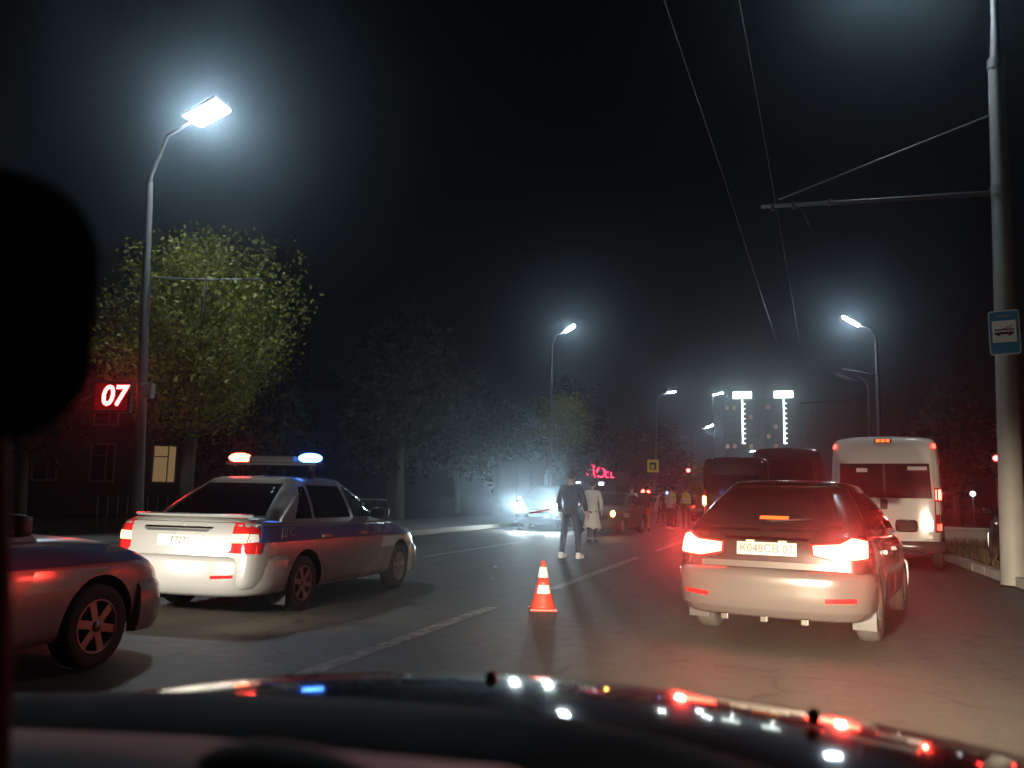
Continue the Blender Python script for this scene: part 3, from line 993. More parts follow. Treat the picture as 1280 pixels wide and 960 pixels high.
for z0, x1, z1, x2 in ((6.95, 2.5, 7.28, 2.45), ):
    obj('bracket', tb([(-.05, 0, z0 - .13), (x1 - 3.95, 0, z1 - .13)], [.03, .025]), M['galv'], R2, smooth=True)
    obj('bracket_stay', tb([(-.05, 0, z0 - .55), (x2 - 3.95 + .1, 0, z1 - .17)], [.02, .015]), M['galv'], R2, smooth=True)
R3 = street_lamp('dim unlit lamp pole with a long bracket, farther behind the white van', (4.6, 52, .13), 8.0, (2.9, 52, 8.75), (3.5, 52, 8.45), .22, M['clear_lens'], (.10, .05))
obj('bracket', tb([(-.05, 0, 7.1), (-3.7, 0, 6.95)], [.035, .03]), M['galv'], R3, smooth=True)

# the near right trolley pole with its lamp above the frame
t = thing('trolley_pole', 'thick grey trolley-wire pole at the right edge behind the bus stop sign', 'pole', (3.42, 15, .13))
obj('pole', tb([(-.10, 0, -.1), (.0, 0, 4.1), (.10, 0, 8.55)], [.185, .155, .125], 20), M['concrete_pole'], t, smooth=True, angle=40)
obj('upper_pole', tb([(.10, 0, 8.56), (.125, 0, 9.2), (.15, 0, 10.3)], [.10, .075, .06], 16), M['galv'], t, smooth=True, angle=40)
obj('collar', tb([(.098, 0, 8.42), (.102, 0, 8.60)], [.14, .14], 18), M['galv'], t, smooth=True, angle=40)
obj('clamp', tb([(.052, 0, 6.20), (.055, 0, 6.36)], [.16, .16], 18), M['galv'], t, smooth=True, angle=40)
br = obj('bracket', tb([(-.08, 0, 6.26), (-3.75, -.02, 6.36)], [.042, .034]), M['galv'], t, smooth=True)
obj('bracket_stay', tb([(-.03, 0, 7.62), (-3.45, -.02, 6.46)], [.02, .016], 8), M['galv'], t, smooth=True)
for x in (-3.55, -3.2, -2.6): obj('clip', bx(x - .03, x + .03, -.06, .06, 6.29, 6.40, .008), M['galv'], br)
for x in (-3.10, -3.02): obj('hanger', tb([(x, 0, 6.32), (-2.92, .25, 5.98)], .006, 5), M['wire'], br)
obj('arm', tb([(.15, 0, 10.2), (.10, 0, 10.6), (-.5, 0, 10.95), (-1.1, 0, 11.0)], [.055, .05, .045, .04], 10), M['galv'], t, smooth=True)
lamp_head(t, (-1.75, 0, 11.0), (-1.1, 0, 10.98), .32, M['e_led'])

# bus stop sign
t = thing('bus_stop_sign', 'blue and white public transport stop sign with a trolleybus pictogram, on the right pole', 'stop sign', (3.33, 14.70, 3.98), R(-16))
def rrect(w, h, r, y0, y1, cx=0, cz=0, n=5):
    b = bmesh.new()
    ps = []
    for sx, sz, a0 in ((1, 1, 0), (-1, 1, 90), (-1, -1, 180), (1, -1, 270)):
        for k in range(n):
            a = R(a0 + 90 * k / (n - 1))
            ps.append((cx + sx * (w - r) + r * math.cos(a), cz + sz * (h - r) + r * math.sin(a)))
    lo = [b.verts.new((x, y0, z)) for x, z in ps]
    hi = [b.verts.new((x, y1, z)) for x, z in ps]
    b.faces.new(lo); b.faces.new(hi[::-1])
    for k in range(len(ps)): b.faces.new((lo[k], hi[k], hi[(k + 1) % len(ps)], lo[(k + 1) % len(ps)]))
    bmesh.ops.recalc_face_normals(b, faces=b.faces)
    return b
obj('border', rrect(.215, .355, .045, 0, .03), M['sign_white'], t)
obj('panel', rrect(.200, .340, .035, -.004, .0), M['sign_blue'], t)
wp = obj('white_panel', bx(-.165, .165, -.008, -.0045, -.16, .19), M['sign_white'], t)
obj('title', bx(-.10, .10, -.007, -.0045, .245, .285), M['white_film'], t)
pb = bmesh.new()
box(pb, -.13, .13, -.0115, -.0085, -.035, .005)
box(pb, -.13, .13, -.0115, -.0085, .035, .055)
for x in (-.128, -.085, -.042, .0, .042, .085, .120): box(pb, x - .004, x + .006, -.0115, -.0085, .005, .035)
for x in (-.08, .075):
    lathe(pb, [(.022, -.0118), (.022, -.0085)], 'y', 14, 0, (x, 0, -.038))
for x0, z0, x1, z1 in ((-.02, .055, .11, .115), (.01, .055, .13, .10)):
    tube(pb, [(x0, -.010, z0), (x1, -.010, z1)], .003, 5)
obj('trolleybus_pictogram', pb, M['brown_cloth'], wp)
for z in (-.25, .25): obj('clamp', bx(-.03, .03, .03, .14, z - .02, z + .02), M['galv'], t)

# overhead wires of the trolleybus line
for k, (xa, xb, lb) in enumerate(((-1.26, 1.19, 'left trolleybus wire running over the road, glinting red far off'), (-.40, 1.86, 'right trolleybus wire running over the road, glinting red far off'))):
    sl = (xb - xa) / 50
    pts = []
    for j in range(60):
        y = -6 + j * 1.45
        sag = .10 * math.sin(PI * (((y - 15) / 26) % 1))
        pts.append((xa + sl * (y - 10), y, 7.33 - .0135 * (y - 10) - sag))
    tag(obj('trolley_wire', tb(pts, .0075, 6), M['wire'], None, smooth=True), lb, 'wire', 'trolleybus wires over the road')
tag(obj('cross_wire', tb([(-12.85, 14.0, 5.75), (-11.6, 14, 5.62), (-10.0, 14.1, 5.55)], [.02, .018, .015], 6), M['galv'], None, smooth=True), 'short pale rod sticking out from the left pole across the lit tree', 'rod')

# ------------------------------------------------------------------ far buildings
def tower(x, y, label, stair, bright):
    t = thing('apartment_tower', label, 'apartment tower', (x, y, 0), 0, 'apartment towers at the end of the road')
    obj('wall', bx(-5.5, 5.5, 0, 12, 0, 31.6), M['tower'], t)
    obj('roof_block', bx(-2.9, 2.9, 1, 9, 31.61, 34.6, .05), M['tower'], t)
    obj('crown_light', bx(-2.75, 2.75, .88, .995, 32.2, 34.3), bright, t)
    proto = None
    lit = stair
    for fl in range(10):
        for i, wx in enumerate((-4.5, -2.4, 2.4, 4.5)):
            z = 2.2 + fl * 2.95
            nm = M['e_win_far'] if (fl, i) in lit else M['glass']
            b = bmesh.new(); box(b, wx - .55, wx + .55, -.035, -.004, z, z + 1.25)
            w = obj('window', b, nm, t)
            obj('frame', bx(wx - .64, wx + .64, -.06, -.04, z - .09, z), M['frame'], w)
    proto = None
    for k in range(9):
        if proto is None:
            b = bmesh.new(); box(b, -.18, .18, -.05, -.004, 0, 1.42)
            proto = s = obj('stair_light', b, M['e_tower'], t)
        else:
            s = proto.copy(); C.objects.link(s)
        s.location = (0, 0, 18.3 + k * 1.5)
        b = bmesh.new(); box(b, .2, .85, -.05, -.004, .0, .22)
        obj('streak_tick', b, M['e_tower'], t).location = (0, 0, 18.3 + k * 1.5)  # added tick of light for the smear beside each stair light
    return t
tower(-12.45, 260, 'left dark tower with a lit crown and a string of stair lights', {(9, 0), (9, 1), (5, 0), (5, 1), (8, 2), (4, 3), (5, 2)}, M['e_crown'] if 'e_crown' in M else M['e_tower'])
tower(-.45, 260, 'right dark tower with a lit crown and a string of stair lights', {(6, 0), (7, 1), (5, 1), (9, 0)}, M['e_tower'])

# dark house with the single lit window at the left
t = thing('dark_house', 'dark two-storey house at the left with one lit window', 'house', (-33.5, 30.6, 0), R(25))
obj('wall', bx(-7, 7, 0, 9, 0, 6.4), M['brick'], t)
b = bmesh.new()
for q in ((-7.4, -.4, 6.4), ): pass
v = [b.verts.new(p) for p in ((-7.4, -.4, 6.405), (7.4, -.4, 6.405), (7.4, 9.4, 6.405), (-7.4, 9.4, 6.405), (-7.4, 4.5, 8.6), (7.4, 4.5, 8.6))]
for q in ((0, 1, 5, 4), (2, 3, 4, 5), (0, 4, 3), (1, 2, 5), (0, 3, 2, 1)): b.faces.new([v[i] for i in q])
obj('roof', b, M['tower'], t)
for z in (1.6, 4.3):
    for x in (-5.2, -2.6, 0, 2.6, 5.45):
        lit = (z < 2 and x > 5)
        w = obj('window', bx(x - .50, x + .50, -.03, -.004, z, z + 1.7), M['e_win'] if lit else M['glass'], t)
        fb = bmesh.new()
        for q in ((x - .58, x - .5, z - .08, z + 1.78), (x + .5, x + .58, z - .08, z + 1.78), (x - .5, x + .5, z - .08, z), (x - .5, x + .5, z + 1.7, z + 1.78), (x + .13, x + .18, z, z + 1.7), (x - .5, x + .13, z + 1.18, z + 1.23)):
            box(fb, q[0], q[1], -.06, -.033, q[2], q[3])
        obj('frame', fb, M['frame'], w)

# low railing on the far left
t = thing('railing', 'low dark railing behind the near police car at the left', 'railing', (-20.6, 20.9, .1), R(25))
obj('rail', tb([(0, 0, .95), (9, 0, .95)], .025, 8), M['galv'], t)
obj('rail', tb([(0, 0, .2), (9, 0, .2)], .02, 8), M['galv'], t)
pr = None
for k in range(31):
    if pr is None: pr = s = obj('bar', tb([(0, 0, 0), (0, 0, 1.0)], .014, 6), M['galv'], t)
    else:
        s = pr.copy(); C.objects.link(s)
    s.location = (k * .3, 0, 0)

# kiosks behind the oncoming headlights
def kiosk(x, y, rz, label, w=3.0, h=2.7):
    t = thing('kiosk', label, 'kiosk', (x, y, .12), rz, 'pale kiosks on the left pavement')
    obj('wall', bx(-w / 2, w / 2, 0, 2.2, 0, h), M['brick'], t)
    obj('roof', bx(-w / 2 - .15, w / 2 + .15, -.25, 2.35, h + .003, h + .16, .02), M['tower'], t)
    n = 3
    for k in range(n):
        x0 = -w / 2 + .12 + k * (w - .12) / n
        x1 = x0 + (w - .12) / n - .12
        p = obj('shutter', bx(x0, x1, -.04, -.003, .25, h - .35), M['brick'], t)
        for j in range(8):
            z = .28 + j * (h - .65) / 8
            obj('slat', bx(x0 + .02, x1 - .02, -.058, -.042, z, z + (h - .65) / 8 - .03), M['brick'], p)
kiosk(-13.6, 43.0, R(30), 'low grey kiosk with closed shutters just behind the oncoming headlights', 2.4, 2.9)

# shop with the red sign
t = thing('shop', 'low dark shop carrying the red glowing letters behind the pedestrians', 'shop', (-13.35, 60.6, 0), R(14))
obj('wall', bx(-3.6, 3.6, 0, 7, 0, 2.75), M['brick'], t)
obj('sign_board', bx(-2.4, 2.4, -.12, -.003, 2.50, 3.2), M['tower'], t)
for k, (x, ch, sz) in enumerate(((-1.35, 'Е', .75), (-.66, 'Д', 1.25), (-.16, 'И', .62), (.32, 'О', 1.2), (.90, 'Е', .72), (1.40, 'L', .7))):
    x *= .78
    tx = text_bm(ch, sz * .86, 0, .02, .012)
    bm2 = tx
    zlo = min(v.co.y for v in bm2.verts)
    for v in bm2.verts: v.co = Vector((v.co.x + x, -.16 - v.co.z, v.co.y - zlo + 2.72))
    obj('letter', bm2, M['e_neon'], t)
for x in (-1.4, .3):
    obj('window_light', bx(x - .18, x + .18, -.05, -.004, 2.18, 2.40), M['e_spot'], t)
obj('door', bx(-.5, .5, -.05, -.004, 0, 2.05), M['glass'], t)
for x in (-2.4, 2.1): obj('window', bx(x - .7, x + .7, -.05, -.004, .7, 2.1), M['glass'], t)

# yellow bordered road sign beyond the crowd
t = thing('road_sign', 'yellow bordered road sign above the people in the road', 'road sign', (-7.62, 50, 0), R(8))
obj('post', tb([(0, .06, 0), (0, .06, 3.5)], .035, 8), M['galv'], t)
obj('panel', bx(-.34, .34, -.02, .02, 2.82, 3.58, .01), M['yellow'], t)
obj('symbol_panel', bx(-.20, .20, -.026, -.0215, 2.98, 3.42), M['brown_cloth'], t)
obj('symbol', bx(-.13, .08, -.031, -.0275, 3.04, 3.28), M['yellow'], t)

# traffic light past the crowd
t = thing('traffic_light', 'traffic light showing red above the officer in the road', 'traffic light', (-5.02, 45.4, 0), 0)
obj('post', tb([(0, .12, 0), (0, .12, 3.2)], .05, 10), M['galv'], t)
hs = obj('housing', bx(-.15, .15, -.08, .08, 2.02, 2.98, .02), M['plastic'], t)
for z, m in ((2.80, 'e_red_mid'), (2.50, 'plastic'), (2.20, 'plastic')):
    b = bmesh.new(); lathe(b, [(.10, -.105), (.10, -.081)], 'y', 18, 0, (0, 0, z)); obj('lens', b, M[m], hs)
t = thing('traffic_light', 'small traffic light showing red just left of the thick right pole', 'traffic light', (7.4, 35, .1), R(-12))
obj('post', tb([(0, .12, 0), (0, .12, 3.1)], .05, 10), M['galv'], t)
hs = obj('housing', bx(-.15, .15, -.08, .08, 2.15, 3.08, .02), M['plastic'], t)
for z, m in ((2.90, 'e_red_mid'), (2.60, 'plastic'), (2.32, 'plastic')):
    b = bmesh.new(); lathe(b, [(.10, -.105), (.10, -.081)], 'y', 18, 0, (0, 0, z)); obj('lens', b, M[m], hs)
t = thing('garden_lamp', 'small white lamp on a low post right of the white van', 'lamp', (8.45, 45, .1), 0)
obj('post', tb([(0, 0, 0), (0, 0, 1.6)], .04, 8), M['galv'], t)
b = bmesh.new(); bmesh.ops.create_uvsphere(b, u_segments=12, v_segments=8, radius=.125)
bmesh.ops.translate(b, vec=(0, 0, 1.7), verts=b.verts); obj('globe', b, M['e_spot'], t, smooth=True)

# low wall right
t = thing('low_wall', 'low pale wall along the path right of the white van', 'wall', (4.2, 26.5, .13), R(-4))
obj('wall', bx(0, 14, 0, .3, 0, .42), M['kerb'], t)
obj('coping', bx(-.05, 14.05, -.05, .35, .423, .50, .015), M['kerb'], t)

# ------------------------------------------------------------------ vehicles
# police car with the light bar
pc, cf1 = sedan('silver police car with blue stripe and lit red and blue light bar', (-5.72, 7.85, 0), R(2))
# near police car, cut by the left edge
pc2, cf2 = sedan('silver police car in the left foreground without lit light bar, cut by the picture edge', (-5.34, 4.74 - 2.49, 0), R(1.5), False)
for s in (-1, 1):
    spot(pc2, (s * .60, 3.46, .62), (s * .75, 12, .50), 4 * PI * 17, 125, 1.0, (1.0, .93, .80), (1, .6))

# dark hatchback ahead
suv, cfs, sbp, cfsb = hatch('dark_hatchback', 'dark brown hatchback ahead with glaring brake lights and headlit bumper', 'car', (-.03, 8.62, 0), R(-11.5), M['dark_paint'], bumper=M['headlit'])
for mir in (False, True):
    lm = obj('tail_lamp', cfs.panel([(-.07, .785), (.10, .745), (.40, .775), (.45, .93), (.24, .96), (.13, .905), (-.07, .885)], 30, off=.012, depth=.03, mirror=mir), M['red_lens'], suv)
    obj('brake_light', cfs.panel([(-.06, .793), (.105, .753), (.39, .782), (.43, .92), (.24, .95), (.135, .895), (-.06, .875)], 30, off=.022, depth=.004, mirror=mir), M['e_red'], lm)
for sx in (-1, 1): spot(suv, (sx * .70, -.90, .85), (sx * .70, -8, .80), 4 * PI * 34, 74, .9, (1.0, .05, .035), (1, .4), .04)
tgt = obj('tailgate', cfs.panel([(-.66, .66), (.66, .66), (.68, .98), (-.68, .98)], 0, off=.010, depth=.02), M['dark_paint'], suv)
obj('lower_tailgate', cfs.panel([(-.58, .665), (.58, .665), (.58, .72), (-.58, .72)], 0, off=.022, depth=.012), M['headlit'], suv)
npl = obj('number_plate', cfs.panel([(-.26, .775), (.26, .775), (.26, .887), (-.26, .887)], 0, off=.017, depth=.006), M['plate'], tgt)
tx = text_bm('К048СВ 02', .098)
for v in tx.verts: v.co.y += .829
obj('plate_number', cfs.panel(None, 0, off=.0186, depth=.001, src=tx), M['ink'], npl)
tm = obj('plate_trim', cfs.panel([(-.36, .905), (.36, .905), (.36, .935), (-.36, .935)], 0, off=.035, depth=.024), M['chrome'], tgt)
for x in (-.14, .14): obj('plate_lamp', cfs.panel([(x - .035, .889), (x + .035, .889), (x + .035, .904), (x - .035, .904)], 0, off=.026, depth=.012), M['e_warm'], tgt)
obj('high_brake_light', cfs.panel([(-.13, 1.085), (.13, 1.085), (.13, 1.115), (-.13, 1.115)], 0, off=.012, depth=.01), M['e_orange'], suv)
bm = bmesh.new()
tube(bm, [(-.2, -.42, 1.085), (.0, -.50, 1.07), (.34, -.48, 1.10)], [.012, .010, .006], 6)
obj('rear_wiper', bm, M['plastic'], suv)
for x in (-.34, .0, .34): obj('bumper_fin', bx(x - .03, x + .03, -.955, -.88, .215, .26, .006), M['headlit'], sbp)
for s in (-1, 1): obj('mud_flap', bx(s * .74 - .10, s * .74 + .10, -.40, -.385, .14, .40, .004), M['plastic'], suv)

# white minibus
VAN = [(-1.02, .80, .42, 2.28, 2.34), (-1.0, .95, .40, 2.42, 2.52), (-.93, .985, .38, 2.46, 2.58), (-.5, 1.0, .36, 2.48, 2.60), (1.0, 1.0, .34, 2.48, 2.60), (2.6, 1.0, .34, 2.46, 2.58), (3.1, .99, .34, 2.30, 2.42), (3.7, .97, .34, 1.60, 1.72), (4.3, .93, .36, 1.08, 1.16), (4.6, .82, .40, .80, .86), (4.68, .6, .46, .70, .73)]
van = thing('minibus', 'white high-roof minibus ahead on the right with red roof lights', 'minibus', (1.98, 18.85, 0), R(-9.5))
b_, cfv = body_with_arches('body', VAN, None, M['white_paint'], van, (0, 3.5), .40, .34, 1.0)
for ya in (0, 3.5):
    for s in (-1, 1): wheel(van, s * .97, ya, .34, .22, s, 6)
rd = []
for mir in (False, True):
    d = obj('rear_door', cfv.panel([(.006, .60), (.80, .60), (.86, 1.2), (.82, 2.24), (.006, 2.24)], 0, off=.010, depth=.02, mirror=mir), M['white_paint'], van)
    obj('window', cfv.panel([(.010, 1.36), (.83, 1.36), (.80, 2.03), (.010, 2.03)], 0, off=.014, depth=.006, mirror=mir), M['glass'], d)
    rd.append(d)
obj('door_handle', cfv.panel([(-.09, 1.14), (.04, 1.14), (.05, 1.32), (-.08, 1.36)], 0, off=.022, depth=.014), M['plastic'], rd[0])
obj('window_divider', cfv.panel([(-.022, 1.36), (.022, 1.36), (.022, 2.03), (-.022, 2.03)], 0, off=.017, depth=.012), M['plastic'], van)
obj('sill_strip', cfv.panel([(-.84, .66), (.84, .66), (.84, .74), (-.84, .74)], 0, off=.03, depth=.022), M['white_paint'], van)
for x0, x1, z0, z1 in ((.42, .76, 1.90, 1.97), (-.5, -.3, 1.86, 1.94)): obj('sticker', cfv.panel([(x0, z0), (x1, z0), (x1, z1), (x0, z1)], 0, off=.0155, depth=.001), M['clear_lens'], van)
bm = bmesh.new()
band(bm, [(1.0, -.55), (.99, -.95), (.85, -1.07), (.4, -1.10), (-.4, -1.10), (-.85, -1.07), (-.99, -.95), (-1.0, -.55)], [(0, .34), (.03, .37), (.04, .5), (.0, .55)], .12)
obj('bumper', bm, M['headlit'], van, smooth=True, angle=50)
for mir in (False, True):
    lm = obj('tail_lamp', cfv.panel([(.42, .72), (.62, .72), (.61, 1.56), (.43, 1.56)], 22, off=.012, depth=.03, mirror=mir), M['red_lens'], van)
    obj('brake_light', cfv.panel([(.445, 1.34), (.585, 1.34), (.58, 1.53), (.45, 1.53)], 22, off=.0155, depth=.004, mirror=mir), M['e_red'], lm)
    obj('reversing_lens', cfv.panel([(.44, 1.06), (.59, 1.06), (.59, 1.30), (.44, 1.30)], 22, off=.0155, depth=.004, mirror=mir), M['clear_lens'], lm)
    obj('glow_reflector', cfv.panel([(.45, .76), (.57, .76), (.57, .88), (.45, .88)], 22, off=.0155, depth=.004, mirror=mir), M['e_red_soft'], lm)  # red lower reflector, given a glow of its own
    obj('roof_marker', cfv.panel([(.585, 2.33), (.645, 2.33), (.645, 2.41), (.585, 2.41)], 15, off=.03, depth=.04, mirror=mir), M['e_red_soft'], van)
for sx in (-1, 1): spot(van, (sx * .93, -1.10, 1.43), (sx * .93, -8, 1.38), 4 * PI * 7, 80, .9, (1.0, .05, .035), (1, .4), .04)
hb = obj('roof_lamp', cfv.panel([(-.16, 2.44), (.16, 2.44), (.16, 2.52), (-.16, 2.52)], 0, off=.03, depth=.1), M['plastic'], van)
for x in (-.09, 0, .09): obj('bulb', cfv.panel([(x - .035, 2.45), (x + .035, 2.45), (x + .035, 2.51), (x - .035, 2.51)], 0, off=.036, depth=.006), M['e_orange'], hb)
both('side_window', cfv, [(-.6, 1.42), (.6, 1.42), (.6, 2.05), (-.6, 2.05)], 90, M['glass'], van, off=.005, depth=.01)
both('side_window', cfv, [(.7, 1.42), (1.9, 1.42), (1.9, 2.05), (.7, 2.05)], 90, M['glass'], van, off=.005, depth=.01)
both('side_window', cfv, [(2.05, 1.42), (3.5, 1.42), (2.9, 2.05), (2.05, 2.05)], 90, M['glass'], van, off=.005, depth=.01)
obj('windscreen', cfv.panel([(-.82, 1.45), (.82, 1.45), (.75, 2.15), (-.75, 2.15)], 180, off=.006, depth=.01), M['glass'], van)
wing_mirrors(van, 1.0, 3.3, 1.5, M['plastic'])

# oncoming car with headlights
onc, cfo, _, _ = hatch('oncoming_car', 'oncoming car dazzling with two white headlights', 'car', (-9.22, 29.5 + 3.6, 0), R(180 + 7), M['black_paint'], front='lit')
onc.scale = (1.06, 1.06, 1.16)
for s in (-1, 1):
    spot(onc, (s * .60, 3.44, .75), (s * .8 + .2, 24, 1.6), 4 * PI * 85, 40, 1.0, (.80, .97, 1.0), (1, .40), .07)
obj('number_plate', cfo.panel([(-.26, .44), (.26, .44), (.26, .55), (-.26, .55)], 180, off=.09, depth=.02), M['plate'], onc)
# stopped car behind the woman
stp, cfp, _, _ = hatch('stopped_car', 'dark red car stopped behind the woman in the pale coat, its indicator lit amber', 'car', (-5.95, 27.9 + 3.35, 0), R(180 - 6), M['red_paint'], front='amber_left')
# dark van partly hidden by the hatchback
drk = thing('dark_van', 'dark van half hidden behind the brown hatchback, amber indicator lit at its left corner', 'van', (-1.45, 27.2, 0), R(-3))
b_, cfd = body_with_arches('body', VAN, None, M['black_paint'], drk, (0, 3.5), .40, .34, 1.0)
for ya in (0, 3.5):
    for s in (-1, 1): wheel(drk, s * .97, ya, .34, .22, s, 6)
obj('rear_window', cfd.panel([(-.75, 1.40), (.75, 1.40), (.70, 2.02), (-.70, 2.02)], 0, off=.006, depth=.01), M['glass'], drk)
for mir in (False, True):
    lm = obj('tail_lamp', cfd.panel([(.42, .72), (.62, .72), (.61, 1.56), (.43, 1.56)], 22, off=.012, depth=.03, mirror=mir), M['red_lens'], drk)
    if mir: obj('indicator_bulb', cfd.panel([(.44, 1.10), (.60, 1.10), (.60, 1.36), (.44, 1.36)], 22, off=.04, depth=.03, mirror=mir), M['e_amber'], lm)
# bus ahead in the dark
BUS = [(-2.6, 1.05, .45, 2.85, 2.95), (-2.57, 1.2, .40, 3.05, 3.2), (-2.5, 1.24, .36, 3.1, 3.25), (0, 1.25, .34, 3.1, 3.25), (5, 1.25, .34, 3.1, 3.25), (8.2, 1.24, .36, 3.1, 3.25), (8.35, 1.15, .42, 3.0, 3.1), (8.4, 1.0, .5, 2.8, 2.9)]
bus = thing('bus', 'dark reddish bus standing ahead between the hatchback and the minibus', 'bus', (.10, 34.8, 0), R(-3))
b_, cfbus = body_with_arches('body', BUS, None, M['red_paint'], bus, (0, 5.6), .52, .46, 1.25)
for ya in (0, 5.6):
    for s in (-1, 1): wheel(bus, s * 1.22, ya, .46, .28, s, 8)
obj('rear_window', cfbus.panel([(-.95, 1.75), (.95, 1.75), (.9, 2.75), (-.9, 2.75)], 0, off=.006, depth=.01), M['glass'], bus)
obj('engine_cover', cfbus.panel([(-.9, .62), (.9, .62), (.9, 1.55), (-.9, 1.55)], 0, off=.012, depth=.02), M['red_paint'], bus)
both('tail_lamp', cfbus, [(.42, .75), (.60, .75), (.60, 1.25), (.42, 1.25)], 12, M['red_lens'], bus, off=.012, depth=.02)
for mir in (False, True):
    for k in range(5):
        obj('side_window', cfbus.panel([(-2.1 + k * 1.9, 1.5), (-.4 + k * 1.9, 1.5), (-.4 + k * 1.9, 2.65), (-2.1 + k * 1.9, 2.65)], 90, off=.006, depth=.01, step=.5, mirror=mir), M['glass'], bus)
# tail-lit cars queued past the crowd
for x, y, rz, lb, pm in ((-4.6, 50.5, 2, 'far dark car with red tail lights right behind the crowd, under the yellow sign', 'black_paint'), (-2.2, 66, -2, 'farthest grey car with red tail lights to the right of the crowd', 'grey_paint')):
    q_, cq, _, _ = hatch('queued_car', lb, 'car', (x, y, 0), R(rz), M[pm], 'cars queued past the crowd')
    for mir in (False, True):
        lm = obj('tail_lamp', cq.panel([(.05, .76), (.42, .78), (.44, .95), (.05, .92)], 30, off=.012, depth=.03, mirror=mir), M['red_lens'], q_)
        obj('tail_bulb', cq.panel([(.12, .79), (.36, .80), (.36, .92), (.12, .90)], 30, off=.0145, depth=.004, mirror=mir), M['e_red_soft'], lm)
# distant police car with beacons beyond the crowd
far = thing('beacon_car', 'distant white car with red and blue beacons beyond the crowd', 'police car', (-9.3, 61, 0), R(0))
b_, cff = body_with_arches('body', HATCH, HATCH_CAB, M['white_paint'], far, (0, 2.57), .37, .315, .86)
for ya in (0, 2.57):
    for s in (-1, 1): wheel(far, s * .835, ya, .315, .20, s, 5)
obj('rear_window', cff.panel([(-.60, 1.03), (.60, 1.03), (.46, 1.35), (-.46, 1.35)], 0, off=.004, depth=.01), M['glass'], far)
both('tail_lamp', cff, [(.05, .76), (.42, .78), (.44, .95), (.05, .9)], 30, M['red_lens'], far, off=.012, depth=.03)
lb_ = obj('roof_rack', bx(-.95, .95, .4, .55, 1.49, 1.62, .02), M['plastic'], far)
for s in (-1, 1): obj('rack_leg', bx(s * .5 - .03, s * .5 + .03, .42, .52, 1.40, 1.489), M['plastic'], far)
for x, m, r in ((-.80, 'e_bar_red', .16), (-.42, 'e_bar_red', .13), (.9, 'e_bar_blue', .14)):
    bm = bmesh.new(); bmesh.ops.create_uvsphere(bm, u_segments=12, v_segments=8, radius=r)
    bmesh.ops.translate(bm, vec=(x, .47, 1.62 + r * .9), verts=bm.verts); obj('beacon', bm, M[m], lb_, smooth=True)
# parked car at the far right edge
prk, cfk, _, _ = hatch('parked_car', 'dark car at the right picture edge behind the pole, red tail light glowing', 'car', (4.50, 16.9, .13), R(-6), M['black_paint'])
for mir in (False, True):
    lm = obj('tail_lamp', cfk.panel([(.05, .76), (.42, .78), (.44, 1.0), (.05, .98)], 30, off=.012, depth=.03, mirror=mir), M['red_lens'], prk)
    obj('tail_bulb', cfk.panel([(.10, .80), (.36, .81), (.38, .96), (.10, .94)], 30, off=.0145, depth=.004, mirror=mir), M['e_red_mid'], lm)

# traffic cone
t = thing('traffic_cone', 'red traffic cone with white bands on the lane line', 'traffic cone', (-2.62, 9.12, .001), R(20))
bm = bmesh.new()
lathe(bm, [(.145, .022), (.135, .05), (.10, .16), (.082, .24)], 'z', 28)
lathe(bm, [(.082, .2401), (.060, .345)], 'z', 28)
lathe(bm, [(.060, .3451), (.036, .48), (.022, .535), (.018, .54)], 'z', 28)
obj('cone_body', bm, M['cone_red'], t)
obj('base', bx(-.15, .15, -.15, .15, 0, .022, .006), M['cone_red'], t)
bm = bmesh.new(); lathe(bm, [(.0625, .355), (.0395, .47)], 'z', 28)
obj('reflective_band', bm, M['cone_white'], t)
bm = bmesh.new()
n = 10
for k in range(n):
    pass
rows = []
for k in range(n + 1):
    a = R(-75 + 95 * k / n) - R(60)
    rows.append([bm.verts.new((math.cos(a) * (rr + .0035), math.sin(a) * (rr + .0035), zz)) for rr, zz in ((.0955, .185), (.074, .275))])
for a_, b__ in zip(rows, rows[1:]): bm.faces.new((a_[0], b__[0], b__[1], a_[1]))
obj('reflective_patch', bm, M['cone_white'], t)

# ------------------------------------------------------------------ people
def skinned(name, pts, edges, rad, m, parent, sub=1, root=0):
    me = bpy.data.meshes.new(name)
    me.from_pydata([tuple(p) for p in pts], edges, [])
    o = bpy.data.objects.new(name, me)
    C.objects.link(o)
    md = o.modifiers.new('k', 'SKIN')
    md.use_smooth_shade = True
    for i, v in enumerate(me.skin_vertices[0].data):
        r = rad[i]
        v.radius = r if isinstance(r, (tuple, list)) else (r, r)
        v.use_root = (i == root)
    s = o.modifiers.new('s', 'SUBSURF')
    s.levels = sub
    s.render_levels = sub
    out = applied(o)
    bpy.data.objects.remove(o)
    out.name = name
    for p in out.polygons: p.use_smooth = True
    return link(name, out, parent, [m])

